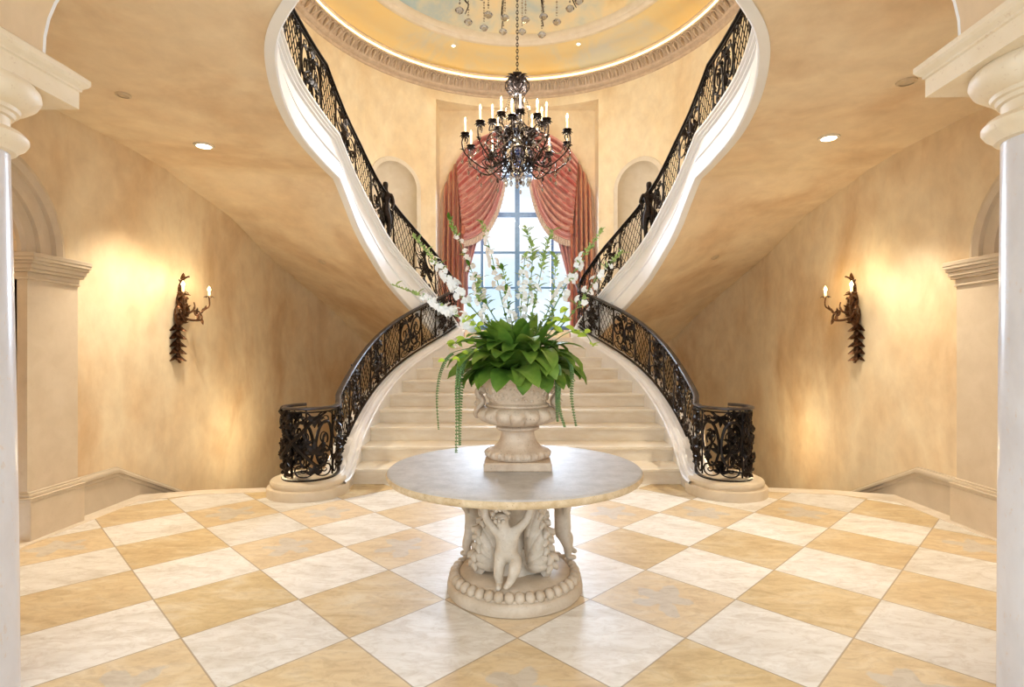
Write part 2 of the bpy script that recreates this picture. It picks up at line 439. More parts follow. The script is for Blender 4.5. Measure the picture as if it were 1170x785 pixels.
DY, DR, DS = 3.765, .45, 2.25            # side doorway: centre, radius, spring height
for sgn, nm in ((-1, 'left'), (1, 'right')):
    w = MB(); ys = [2.30, DY - DR] + [DY - DR * math.cos(PI * k / 16) for k in range(1, 16)] + [DY + DR, 8.74]
    pts = [(sgn * WX, y) for y in ys]
    def hole(i):
        if 1 <= i <= 16: return (0, archtop(ys[i] - DY, DR, DS), archtop(ys[i + 1] - DY, DR, DS))
    strip(w, pts, 0, ZCOR + .1, hole)
    w.add([(sgn * WX, 2.3, -2.6), (sgn * WX, 8.74, -2.6), (sgn * WX, 8.74, 0), (sgn * WX, 2.3, 0)], [(0, 1, 2, 3)])
    prof = [(DY - DR, 0)] + [(DY - DR * math.cos(PI * k / 16), archtop(DR * math.cos(PI * k / 16), DR, DS)) for k in range(17)] + [(DY + DR, 0)]
    w.loft([[(sgn * WX, y, z) for y, z in prof], [(sgn * (WX + .45), y, z) for y, z in prof]], False)
    struct(w.build('wall_' + nm, 'wall'))
    r = MB(); x1 = sgn * (WX + .45); x2 = sgn * (WX + 2.2)
    r.add([(x2, 2, 0), (x2, 6, 0), (x2, 6, 3.3), (x2, 2, 3.3), (x1, 2, 3.3), (x1, 6, 3.3), (x1, 6, 0), (x1, 2, 0)], [(0, 1, 2, 3), (3, 2, 5, 4), (1, 6, 5, 2), (0, 3, 4, 7), (7, 6, 1, 0)])
    struct(r.build('wall_side_hall_' + nm, 'wall', smooth=None))

# rotunda (rear half circle) with the window bay and two arched niches
TB = math.asin(1.82 / RR); NC = R_(42.5); NHW = .52; NZ0, NZS = 2.9, 4.98
def circ(th, r=RR): return (r * math.sin(th), YC + r * math.cos(th))
th = []
def rng(a, b, n): return [a + (b - a) * i / n for i in range(n)]
na = NHW / RR
nich = [NC - na * math.cos(PI * k / 20) for k in range(21)]
pos_th = [TB] + rng(TB, nich[0], 4)[1:] + nich + rng(nich[-1], PI / 2, 14)[1:] + [PI / 2]
full = [-t for t in reversed(pos_th)] + [TB * (k / 10 - 1) for k in range(1, 20)] + pos_th
w = MB(); pts = [circ(t) for t in full]
def hole(i):
    a, b = full[i], full[i + 1]; m = abs((a + b) / 2)
    if m < TB: return (1.45, 7.10, 7.10)
    if abs(m - NC) < na: return (NZ0, archtop((abs(a) - NC) * RR, NHW, NZS), archtop((abs(b) - NC) * RR, NHW, NZS))
SO = sorted((math.atan2(p[4], p[5] - YC), p[6]) for p in U if p[5] > YC)
def zsplit(t): return interp([q[0] for q in SO], [q[1] for q in SO], abs(t)) + .12
for i in range(len(full) - 1):
    h = hole(i); z0 = (zsplit(full[i]), zsplit(full[i + 1])); (xa, ya), (xb, yb) = pts[i], pts[i + 1]; top = ZCOR + .12
    if h is None: w.add([(xa, ya, z0[0]), (xb, yb, z0[1]), (xb, yb, top), (xa, ya, top)], [(0, 1, 2, 3)])
    else:
        if h[0] > max(z0): w.add([(xa, ya, z0[0]), (xb, yb, z0[1]), (xb, yb, h[0]), (xa, ya, h[0])], [(0, 1, 2, 3)])
        w.add([(xa, ya, h[1]), (xb, yb, h[2]), (xb, yb, top), (xa, ya, top)], [(0, 1, 2, 3)])
struct(w.build('wall_rotunda', 'rotunda', smooth=30))
w = MB()
for i in range(len(full) - 1):
    (xa, ya), (xb, yb) = pts[i], pts[i + 1]; w.add([(xa, ya, -2.6), (xb, yb, -2.6), (xb, yb, zsplit(full[i + 1])), (xa, ya, zsplit(full[i]))], [(0, 1, 2, 3)])
struct(w.build('wall_under_stairs', 'wall', smooth=30))
# window bay: side cheeks, head, back wall with arched opening
YB = 12.75; WR, WS, SILL = 1.70, 4.80, 1.95
bw = MB(); YA = circ(TB)[1]
for s in (-1, 1):
    bw.add([(s * 1.82, YA, 1.4), (s * 1.82, YB, 1.4), (s * 1.82, YB, 7.1), (s * 1.82, YA, 7.1)], [(0, 1, 2, 3)])
hd = [circ(TB * (k / 8 - 1)) for k in range(17)]
bw.add([(x, y, 7.1) for x, y in hd] + [(x, YB, 7.1) for x, y in hd], [(k, k + 1, k + 18, k + 17) for k in range(16)])
xs = [-1.82, -WR] + [-WR * math.cos(PI * k / 32) for k in range(1, 32)] + [WR, 1.82]
def hole(i):
    if 1 <= i <= 32: return (SILL, archtop(xs[i], WR, WS), archtop(xs[i + 1], WR, WS))
strip(bw, [(x, YB) for x in xs], 1.4, 7.1, hole)
op = [(-WR, SILL)] + [(-WR * math.cos(PI * k / 32), archtop(WR * math.cos(PI * k / 32), WR, WS)) for k in range(33)] + [(WR, SILL)]
bw.loft([[(x, YB, z) for x, z in op + [op[0]]], [(x, YB + .28, z) for x, z in op + [op[0]]]], False)
struct(bw.build('wall_back', 'rotunda', smooth=30))
def arch_trim(prof, r, zs, z0, place, n=28):
    """sweep a (radial, out) profile round a straight-legged arch; place(u, z, out) -> point"""
    m = MB(); rings = []
    def ring(cu, cz, du, dz): return [place(cu + du * p, cz + dz * p, o) for p, o in prof]
    rings.append(ring(-r, z0, -1, 0))
    for k in range(n + 1):
        a = PI * k / n; rings.append(ring(-r * math.cos(a), zs + r * math.sin(a), -math.cos(a), math.sin(a)))
    rings.append(ring(r, z0, 1, 0)); m.loft(rings, False); return m
t = arch_trim([(0, 0), (0, .05), (.03, .06), (.05, .03), (.09, .03), (.11, 0)], WR, WS, 1.7, lambda u, z, o: (u, YB - o, z))
struct(t.build('trim_window_arch', 'nichestone'))
# niches
for s, nm in ((-1, 'left'), (1, 'right')):
    m = MB(); nu, nz = 24, 30; rows = []
    for i in range(nu + 1):
        u = -NHW * math.cos(PI * i / nu); top = archtop(u, NHW, NZS); row = []
        for j in range(nz + 1):
            z = NZ0 + (top - NZ0) * (1 - (1 - j / nz) ** 1.6)
            q = max(0, 1 - (u / NHW) ** 2 - (max(0, z - NZS) / NHW) ** 2)
            x, y = circ(s * (NC + u / RR), RR + .42 * math.sqrt(q)); row.append((x, y, z))
        rows.append(row)
    m.loft(rows, False)
    b = [circ(s * (NC - NHW * math.cos(PI * i / nu) / RR), RR + .42 * math.sqrt(max(0, 1 - math.cos(PI * i / nu) ** 2))) for i in range(nu + 1)]
    m.add([(x, y, NZ0) for x, y in b], [tuple(range(nu + 1))])
    struct(m.build('wall_niche_' + nm, 'nichestone', smooth=50))
    def place(u, z, o, s=s):
        x, y = circ(s * (NC + u / RR), RR - o); return (x, y, z)
    t = arch_trim([(0, 0), (0, .03), (.085, .03), (.10, .015), (.10, 0)], NHW, NZS, NZ0 - .1, place)
    struct(t.build('trim_niche_' + nm, 'nichestone'))

# cornice, cove, dome
c = MB()
c.lathe([(RR, 7.30), (RR - .035, 7.31), (RR - .045, 7.35), (RR - .02, 7.36), (RR - .09, 7.40), (RR - .10, 7.43), (RR - .22, 7.60), (RR - .26, 7.61), (RR - .28, 7.66), (RR - .31, 7.68), (RR - .31, 7.70), (RR - .275, 7.70), (RR - .27, 7.58), (RR, 7.58)], 128, (0, YC, 0), cap=False)
NL = 132
for k in range(NL):
    a = 2 * PI * k / NL; ca, sa = math.cos(a), math.sin(a)
    def P(t, h, o):      # t along the ring (m), h 0..1 up the sloping band, o proud of it
        r = RR - .105 - .115 * h - .8 * o; z = 7.435 + .165 * h - .55 * o
        return (ca * r - sa * t, YC + sa * r + ca * t, z)
    c.tube([P(-.072, 0.02, .010), P(-.076, .45, .024), P(-.055, .82, .03), P(0, 1.0, .032), P(.055, .82, .03), P(.076, .45, .024), P(.072, .02, .010)], .017, 4)
    c.tube([P(0, .02, .006), P(0, .3, .036), P(0, .6, .044), P(0, .85, .016)], [.010, .028, .032, .010], 5)
    c.blob(P(.09, .85, .012), .02, n=5, m=3)
struct(c.build('trim_cornice', 'cornice', smooth=40))
cv = MB(); prof = [(RR, 7.57)]
for k in range(13):
    a = PI / 2 * k / 12; prof.append((2.98 + (RR - 2.98) * math.cos(a), 7.72 + .36 * math.sin(a)))
cv.lathe(prof, 96, (0, YC, 0), cap=False)
struct(cv.build('ceiling_cove', 'cove', smooth=60))
rg = MB(); rg.lathe([(3.02, 8.10), (3.02, 8.04), (2.98, 8.02), (2.93, 8.03), (2.90, 8.07), (2.86, 8.08), (2.83, 8.13), (2.83, 8.2)], 96, (0, YC, 0), cap=False)
struct(rg.build('trim_dome_ring', 'nichestone', smooth=40))
dm = MB(); prof = [(2.86 * math.cos(PI / 2 * k / 16) + (.001 if k == 16 else 0), 8.15 + 1.15 * math.sin(PI / 2 * k / 16)) for k in range(17)]
dm.lathe(prof, 96, (0, YC, 0), cap=False)
struct(dm.build('ceiling_dome', 'dome', smooth=60))
# upper hall ceiling in front of the dome
uc = MB(); k = 24
ring = [(RR * math.cos(PI + PI * i / k), YC + RR * math.sin(PI + PI * i / k), ZCOR + .05) for i in range(k + 1)]
outer = [(-WX + 2 * WX * i / k, 2.3, ZCOR + .05) for i in range(k + 1)]
uc.loft([ring, outer], False)
struct(uc.build('ceiling_upper_hall', 'rotunda', smooth=None))

# ------------------------------------------------------------------ ceiling with the stair well, soffits and upper floor
ce = MB(); up_ = MB()
for s in (-1, 1):
    inner = [(s * p[0], p[1], p[3]) for p in U]; outer = [(s * p[4], p[5], p[6]) for p in U]
    rows = []
    for i in range(len(U)):
        a, b = Vector(inner[i]), Vector(outer[i]); rows.append([a.lerp(b, k / 6) for k in range(7)])
    ce.loft(rows, False)
    lo = [(p[0], p[1], p[2]) for p in U]
    up_.loft([[(s * p[0], p[1], p[2]) for p in U], [(s * p[4], p[5], max(p[2], 1.7)) for p in U]], False)
struct(ce.build('ceiling', 'ceiling', smooth=70))
struct(up_.build('floor_upper', 'border', smooth=40))
SOF = BVHTree.FromPolygons([Vector(v) for v in ce.v], ce.f)
DOM = BVHTree.FromPolygons([Vector(v) for v in cv.v], cv.f)

# ------------------------------------------------------------------ lower staircase
st = thing('staircase', 'wide cream stone staircase narrowing up to the window landing behind the round table', 'staircase', (0, Y0, 0))
def loc(o): o.location = (0, -Y0, 0); return o
for k in range(1, NST + 1):
    y0 = Y0 + RUN * (k - 1); y1 = y0 + RUN + .06; z = RISE * k; m = MB()
    a, b = lix(y0) + .02, lix(y1) + .02
    if k < NST:
        m.loft([[(-a, y0, zz), (a, y0, zz), (b, y1, zz), (-b, y1, zz)] for zz in (z - RISE - .02, z - .035)], True, True)
        ov = .022; L = []
        for zz, e in ((z - .035, .006), (z - .028, 0), (z - .006, 0), (z, .006)):
            L.append([(-a, y0 - ov + e, zz), (a, y0 - ov + e, zz), (b, y1, zz), (-b, y1, zz)])
        m.loft(L, True, True)
        loc(m.build('step', 'step', st))
    else:
        fan = [circ(-PI / 2 + PI * i / 24, RR - .01) for i in range(2, 23)]
        pl = [(-a, y0 - .02), (a, y0 - .02), (1.1, 10.0), (2.55, 11.6)] + [(x, y) for x, y in reversed(fan) if y > 11.65] + [(-2.55, 11.6), (-1.1, 10.0)]
        m.loft([[(x, y, zz) for x, y in pl] for zz in (z - .3, z)], True, True)
        loc(m.build('landing', 'step', st))
lp = [p for p in LI]; ln = normals2(lp)      # outward normal for +x side
for s in (-1, 1):
    m = MB(); rings = []
    for (x, y), (nx, ny) in zip(lp, ln):
        if nx < 0: nx, ny = -nx, -ny
        cz = capz(y)
        pr = [(0.0, -.02), (0.0, cz - .105), (-.022, cz - .092), (-.028, cz - .062), (-.016, cz - .048), (.014, cz - .050), (.018, cz - .036), (.030, cz - .012), (.046, cz - .004), (.070, cz - .004), (.074, cz), (.27, cz), (.285, cz - .02), (.285, min(-.02, cz - 1))]
        rings.append([(s * (x + nx * d), y + ny * d, z) for d, z in pr])
    m.loft(rings, False)
    # closing face at the top end
    o = len(m.v); m.add(rings[-1], [tuple(range(len(rings[-1])))])
    loc(m.build('stringer', 'curb', st, smooth=35))
    p = MB()
    p.lathe([(.405, -.01), (.405, .08), (.398, .092), (.372, .098), (.366, .108), (.374, .12), (.374, .14), (.362, .158), (.33, .17), (.318, .176), (.001, .178)], 48, (s * 2.17, 5.66, 0))
    loc(p.build('newel_plinth', 'plinth', st, smooth=35))

# ------------------------------------------------------------------ upper flights (white fascia)
UN = normals2(U)
FAS = [(-.06, 0), (.045, 0), (.058, -.012), (.058, -.034), (.036, -.044), (.036, -.060), (.012, -.072), (.012, -.088), (-.012, -.096), (-.012, -.235), (.010, -.240), (.010, -.258), (-.006, -.264), (-.006, -.276), (.050, -.300), (.050, -.326), (.020, -.334), (.020, -.352), (.060, -.366), (.060, -.545), (.048, -.555), (-.02, -.555)]
for s, nm in ((-1, 'left'), (1, 'right')):
    t = thing('curved_staircase', f'curved upper stair flight with white moulded edge along the {nm} wall', 'staircase', (s * 2.1, 6.4, ZC))
    m = MB(); rings = []
    for p, (nx, ny) in zip(U, UN):
        if nx > 0: nx, ny = -nx, -ny      # towards the well
        if p[1] < 2.6: nx, ny = 0, 1
        k = (p[2] - p[3]) / .55
        rings.append([(s * (p[0] + nx * d), p[1] + ny * d, p[2] + h * k) for d, h in FAS])
    m.loft(rings, False)
    o = m.build('fascia', 'fascia', t, smooth=35); o.location = (-s * 2.1, -6.4, -ZC)
    # steps seen from above only
    q = MB(); i0 = next(i for i, p in enumerate(U) if p[1] >= 6.4)
    span = U[i0:]; ns = 13
    for k in range(ns):
        a = span[int(k * (len(span) - 1) / ns)]; b = span[int((k + 1) * (len(span) - 1) / ns)]; z = b[2] - .02
        q.loft([[(s * (a[0] + .07), a[1], zz), (s * a[4], a[5], zz), (s * b[4], b[5], zz), (s * (b[0] + .07), b[1] + .02, zz)] for zz in (z - .17, z)], True, True)
    o = q.build('flight_steps', 'step', t, smooth=None); o.location = (-s * 2.1, -6.4, -ZC)
# ------------------------------------------------------------------ arch wall, piers, columns (a plane slightly turned to the hall)
AX, AY, AR = -.12, 2.385, -R_(1.75)
def arl(u, v, z): return (AX + u * math.cos(AR) - v * math.sin(AR), AY + u * math.sin(AR) + v * math.cos(AR), z)
def xf(m):
    m.v = [arl(*p) for p in m.v]; return m
HS, ZE, RB = 2.02, 2.78, .70
m = MB(); nn = 40; T = .85
ap = [(-HS * math.cos(PI * k / nn), ZE + RB * max(0, 1 - abs(math.cos(PI * k / nn)) ** 3) ** (1 / 2.6)) for k in range(nn + 1)]
for v in (0, -T):
    for i in range(nn):
        (ua, za), (ub, zb) = ap[i], ap[i + 1]
        m.add([(ua, v, za), (ub, v, zb), (ub, v, ZCOR + .1), (ua, v, ZCOR + .1)], [(0, 1, 2, 3)])
    for s in (-1, 1):
        m.add([(s * HS, v, 2.7), (s * 4.1, v, 2.7), (s * 4.1, v, ZCOR + .1), (s * HS, v, ZCOR + .1)], [(0, 1, 2, 3)])
m.loft([[(u, 0, z) for u, z in ap], [(u, -T, z) for u, z in ap]], False)
struct(xf(m).build('wall_arch', 'arch', smooth=50))
m = MB(); rings = []
for u, z in ap: rings.append([(u * (1 - .000), .0, z), (u, .015, z), (u * 1.008, .015, z + .012), (u * 1.008, 0, z + .012)])
m.loft(rings, False); struct(xf(m).build('trim_arch_edge', 'fascia'))
# foyer ceiling over the camera and piers
m = MB(); m.box(-4.2, 4.2, -T - 4.2, -T, 3.6, 3.7); struct(xf(m).build('ceiling_foyer', 'ceiling', smooth=None))
for s, nm in ((-1, 'left'), (1, 'right')):
    m = MB(); m.box(s * 2.13, s * 4.1, -T, -.23, 0, 2.62); struct(xf(m).build('wall_pier_' + nm, 'pilaster', smooth=None))
    m = MB()
    # entablature: profile swept round the inner and rear edges
    pr = [(0, 2.62), (0, 2.70), (.008, 2.705), (.008, 2.715), (.024, 2.73), (.032, 2.742), (.032, 2.765), (-.02, 2.80)]
    rings = []
    for z_, (d, z) in enumerate(pr):
        u0 = HS - .06 - d; v1 = .13 + d
        rings.append([(s * u0, -T, z), (s * u0, v1, z), (s * 4.05, v1, z), (s * 4.05, -T, z)])
    m.loft(rings, True, True); o = xf(m).build('trim_entablature_' + nm, 'capital', smooth=None); struct(o)
    cxw, cyw, k = (-2.287, 2.266, 1.054) if s < 0 else (2.09, 2.15, 1.0)
    c = thing('column', f'pale stone column with ringed capital under the arch at the {nm} edge', 'column', (cxw, cyw, 0), 'columns under the arch')
    m = MB(); prof = []
    for i in range(25):
        z = 2.325 * i / 24; prof.append(((.152 - .030 * (i / 24) ** 1.6) * k if s < 0 else (.147 - .012 * (i / 24) ** 1.6) * k, z))
    m.lathe(prof, 48); m.build('shaft', 'column', c)
    m = MB(); rt = prof[-1][0]
    m.lathe([(rt, 2.32), (rt + .02, 2.325), (rt + .03, 2.34), (rt + .05, 2.355), (rt + .062, 2.375), (rt + .062, 2.39), (rt + .045, 2.41), (rt + .015, 2.418), (rt, 2.425), (rt, 2.47), (rt + .012, 2.475), (rt + .018, 2.49), (rt + .03, 2.495), (rt + .035, 2.51), (rt + .06, 2.52), (rt + .09, 2.545), (rt + .104, 2.575), (rt + .10, 2.60), (rt + .085, 2.62)], 48)
    m.build('capital', 'capital', c)
# pilasters and archivolts of the side doorways
for s, nm in ((-1, 'left'), (1, 'right')):
    for ya, yb, far in ((4.215, 4.70, 1), (2.83, 3.315, 0)):
        P = MB(); x0 = s * (WX + .02)
        xi = s * 3.80
        P.box(x0, s * 3.755, ya - .02, yb + .02, 0, .30, .004)
        P.box(x0, xi, ya, yb, .28, 2.06)
        for d, za, zb in ((.045, .30, .325), (.055, .325, .335), (.03, .335, .36), (.015, .36, .375)): P.box(x0, s * (3.80 - d), ya - d * .5, yb + d * .45, za, zb, .004)
        for d, za, zb in ((.02, 2.03, 2.05), (.012, 2.05, 2.09), (.045, 2.09, 2.115), (.06, 2.115, 2.15), (.075, 2.15, 2.175), (.09, 2.175, 2.20), (.095, 2.20, 2.235)): P.box(x0, s * (3.80 - d), ya - d * .5, yb + d * .45, za, zb, .004)
        struct(P.build(f'trim_pilaster_{nm}', 'pilaster', smooth=None))
    A = arch_trim([(.0, -.4), (0, .03), (.03, .05), (.06, .05), (.07, .03), (.13, .035), (.14, .06), (.19, .06), (.20, .035), (.27, .04), (.28, .07), (.33, .085), (.38, .06), (.40, 0)], DR, DS, DS - .02, lambda u, z, o: (s * (WX - o), DY + u, z))
    struct(A.build(f'trim_archivolt_{nm}', 'pilaster', smooth=30))
    # baseboard running level, then down with the hidden stair
    B = MB(); path = [(4.70, .355), (5.23, .355), (6.3, -.155), (8.6, -1.25)]
    D_ = MB(); D_.loft([[(s * (WX - .03), y, z) for y, z in path], [(s * (WX - .03), y, min(-.02, z - 1)) for y, z in path]], False); D_.build
    prf = [(.0, 0), (.03, -.005), (.05, -.018), (.055, -.03), (.055, -.05), (.04, -.058), (.04, -.085), (.032, -.095), (.03, -.10)]
    B.loft([[(s * (WX - d), y, z + h) for d, h in prf] for y, z in path], False)
    B.add(D_.v, D_.f)
    struct(B.build('baseboard_' + nm, 'dado', smooth=20))

# ------------------------------------------------------------------ window
wn = MB(); yw = YB + .20
def bar(x0, x1, z0, z1, d=.05): wn.box(x0, x1, yw - d, yw + d, z0, z1)
for x, hw in ((0, .055), (-.83, .035), (.83, .035), (-1.66, .05), (1.66, .05)):
    zt = archtop(min(abs(x), WR - .02), WR, WS); bar(x - hw, x + hw, SILL, zt)
for z, hw in ((2.0, .05), (2.96, .022), (3.80, .024), (4.70, .05), (5.62, .022)):
    hx = WR if z <= WS else math.sqrt(WR * WR - (z - WS) ** 2); bar(-hx, hx, z - hw, z + hw, .04)
rings = []
for k in range(33):
    a = PI * k / 32; rings.append([(-(WR - d) * math.cos(a), yw + e, WS + (WR - d) * math.sin(a)) for d, e in ((0, -.05), (.07, -.05), (.07, .05), (0, .05))])
wn.loft(rings, True)
wf = struct(wn.build('window_1', 'winframe', smooth=30), 'tall arched window with blue grey glazing bars')
g = MB(); op = [(-WR, SILL)] + [(-WR * math.cos(PI * k / 32), archtop(WR * math.cos(PI * k / 32), WR, WS)) for k in range(33)] + [(WR, SILL)]
g.add([(x, yw, z) for x, z in op], [tuple(range(len(op)))])
g.build('window_glass', 'glass', wf, smooth=None)
sl = MB(); sl.box(-1.8, 1.8, YB - .06, YB + .25, SILL - .06, SILL, .01); struct(sl.build('trim_window_sill', 'nichestone', smooth=None))

# ------------------------------------------------------------------ lamps recessed into ceiling, soffit and cove
def recessed(pos, nrm, r, label, lit, depth=.03, group=None):
    q = Vector((0, 0, 1)).rotation_difference(-nrm).to_matrix().to_4x4()
    t = thing('recessed_light', label, 'ceiling light', pos, group)
    t.rotation_mode = 'QUATERNION'; t.rotation_quaternion = Vector((0, 0, 1)).rotation_difference(nrm)
    a = MB(); a.lathe([(r * .72, .012), (r * .76, .008), (r * .98, .008), (r, .003), (r, -.01), (r * .72, -.01)], 32, cap=False); a.v = [(x, y, z) for x, y, z in a.v]
    a.build('trim_ring', 'lamprim' if lit else 'unlit', t)
    b = MB(); b.lathe([(.001, .002), (r * .45, .004), (r * .74, .006), (r * .74, -.012), (.001, -.012)], 28); b.build('lens' if lit else 'cover_plate', 'lamp' if lit else 'unlit', t)
    return t
def ray(px, py, tree, only=None):
    o = Vector((0, 0, EYE)); d = (pix(px, py, 1) - o).normalized(); h = tree.ray_cast(o, d)
    return h
def lampsat(px, py, tree, r, label, lit, energy=0, group=None, size=1.6, col=(1, .86, .66)):
    loc_, nn_, _, _ = ray(px, py, tree)
    if nn_.dot(Vector((0, 0, EYE)) - loc_) < 0: nn_ = -nn_
    recessed(loc_ + nn_ * .002, nn_, r, label, lit, group=group)
    if energy:
        l = bpy.data.lights.new('recessed_spot', 'SPOT'); l.energy = energy; l.color = col; l.spot_size = size; l.spot_blend = .6; l.shadow_soft_size = .06
        o = bpy.data.objects.new('recessed_spot', l); COL.objects.link(o); o.location = loc_ + nn_ * .03
        o.rotation_mode = 'QUATERNION'; o.rotation_quaternion = Vector((0, 0, -1)).rotation_difference(nn_.lerp(Vector((0, 0, -1)), .6).normalized())
lampsat(233, 166, SOF, .095, 'lit round recessed light in the ceiling above the left wall sconce', True, 260)
lampsat(947, 157, SOF, .095, 'lit round recessed light in the ceiling above the right wall sconce', True, 260)
lampsat(141, 108, SOF, .055, 'small unlit round plate in the ceiling beside the left entablature', False)
lampsat(1036, 93, SOF, .07, 'unlit round recessed light beside the right entablature tip', False)
lampsat(368, 299, SOF, .06, 'small unlit recessed light in the sloping soffit over the left handrail', False)
lampsat(817, 294, SOF, .06, 'small unlit recessed light in the sloping soffit over the right handrail', False)
lampsat(518, 52, DOM, .05, 'tiny lit recessed light in the cove left of the chandelier chain', True, 30)
lampsat(661, 50, DOM, .05, 'tiny lit recessed light in the cove right of the chandelier chain', True, 30)
# ------------------------------------------------------------------ wrought iron balustrades
def skin_mesh(name, verts, edges, radii, root=0, sub=2, mat=None, parent=None, xform=None):
    """one continuous body grown from a skeleton; returned as a plain mesh object"""
    me = bpy.data.meshes.new(name); me.from_pydata([tuple(v) for v in verts], edges, [])
    o = bpy.data.objects.new(name, me); COL.objects.link(o)
    sk = o.modifiers.new('Skin', 'SKIN'); sk.use_smooth_shade = True; sk.branch_smoothing = .6
    for i, d in enumerate(me.skin_vertices[0].data):
        r = radii[i]; d.radius = r if isinstance(r, tuple) else (r, r); d.use_root = (i == root)
    sb = o.modifiers.new('Sub', 'SUBSURF'); sb.levels = sub; sb.render_levels = sub
    dg = bpy.context.evaluated_depsgraph_get(); ev = o.evaluated_get(dg); nm = bpy.data.meshes.new_from_object(ev)
    bpy.data.objects.remove(o); bpy.data.meshes.remove(me)
    nm.name = name; nm.materials.clear()
    if mat: nm.materials.append(M[mat])
    if xform: nm.transform(xform)
    nm.shade_smooth()
    o = bpy.data.objects.new(name, nm); COL.objects.link(o)
    if parent is not None: o.parent = parent
    return o

class Rail:
    def __init__(s, pts):                    # pts: (x, y, zbottom, ztop)
        s.p = pts; s.s = [0]
        for a, b in zip(pts, pts[1:]): s.s.append(s.s[-1] + math.hypot(b[0] - a[0], b[1] - a[1]))
        s.L = s.s[-1]; s.n = normals2(pts)
    def at(s, u):
        u = max(0, min(s.L - 1e-6, u)); lo, hi = 0, len(s.s) - 1
        while hi - lo > 1:
            m = (lo + hi) // 2
            if s.s[m] <= u: lo = m
            else: hi = m
        f = (u - s.s[lo]) / max(1e-9, s.s[hi] - s.s[lo]); a, b = s.p[lo], s.p[hi]; na, nb = s.n[lo], s.n[hi]
        return [a[k] + (b[k] - a[k]) * f for k in range(4)] + [na[k] + (nb[k] - na[k]) * f for k in range(2)]
    def map(s, u, h, d=0.0, m=.028):
        x, y, zb, zt, nx, ny = s.at(u); zb += m; zt -= m
        return (x + nx * d, y + ny * d, zb + (zt - zb) * h)
    def sweep(s, u0, u1, prof, top, step=.05):
        n = max(2, int((u1 - u0) / step)); R = []
        for i in range(n + 1):
            x, y, zb, zt, nx, ny = s.at(u0 + (u1 - u0) * i / n); z = zt if top else zb
            R.append([(x + nx * d, y + ny * d, z + h) for d, h in prof])
        return R

G_C = [(.60, .52), (.66, .62), (.56, .72), (.42, .66), (.40, .50), (.56, .36), (.80, .40), (.94, .62), (.84, .86), (.56, .97), (.26, .88), (.08, .62), (.06, .36), (.20, .14), (.42, .06), (.58, .14), (.60, .26), (.50, .30), (.45, .23)]
G_S = [(.30, .20), (.40, .26), (.44, .14), (.30, .05), (.12, .10), (.06, .26), (.18, .42), (.48, .54), (.76, .66), (.88, .80), (.78, .94), (.58, .95), (.54, .84), (.64, .80)]
G_SP = [(.52, .52), (.60, .60), (.50, .70), (.34, .62), (.32, .42), (.52, .28), (.78, .38), (.86, .64), (.70, .88), (.40, .95), (.08, .80), (.0, .5)]
def glyph(mb, rail, pts, x0, y0, w, h, H, r=.0085, fx=False, fy=False, k=4, d=0.0):
    q = crom(pts, k); out = []
    for a, b in q:
        if fx: a = 1 - a
        if fy: b = 1 - b
        out.append(rail.map(x0 + a * w, (y0 + b * h) / H, d))
    n = len(out); mb.tube(out, [r * (.55 + .6 * math.sin(PI * i / (n - 1))) for i in range(n)], 5)
def ileaf(mb, rail, u, y, ang, L, W, H, d=0.0, curl=.012):
    ca, sa = math.cos(ang), math.sin(ang)
    def q(t, w, dd): return rail.map(u + (ca * t - sa * w) * L, (y + (sa * t + ca * w) * L) / H, d + dd)
    w = W / L / 2
    vs = [q(0, 0, 0), q(.35, w, curl), q(.7, w * .7, curl * .6), q(1, 0, -curl), q(.7, -w * .7, curl * .6), q(.35, -w, curl), q(.4, 0, curl * 2.2), q(.45, 0, -curl * 1.4)]
    mb.add(vs, [(0, 1, 6), (1, 2, 6), (2, 3, 6), (3, 4, 6), (4, 5, 6), (5, 0, 6), (1, 0, 7), (2, 1, 7), (3, 2, 7), (4, 3, 7), (5, 4, 7), (0, 5, 7)])
def fan(mb, rail, u, y, H, a0, n, L, W, spread=2.2, d=0.0):
    for i in range(n):
        a = a0 + spread * (i / (n - 1) - .5) if n > 1 else a0
        ileaf(mb, rail, u, y, a, L * (1 - .25 * abs(i / max(1, n - 1) - .5)), W, H, d + rnd.uniform(-.01, .01))
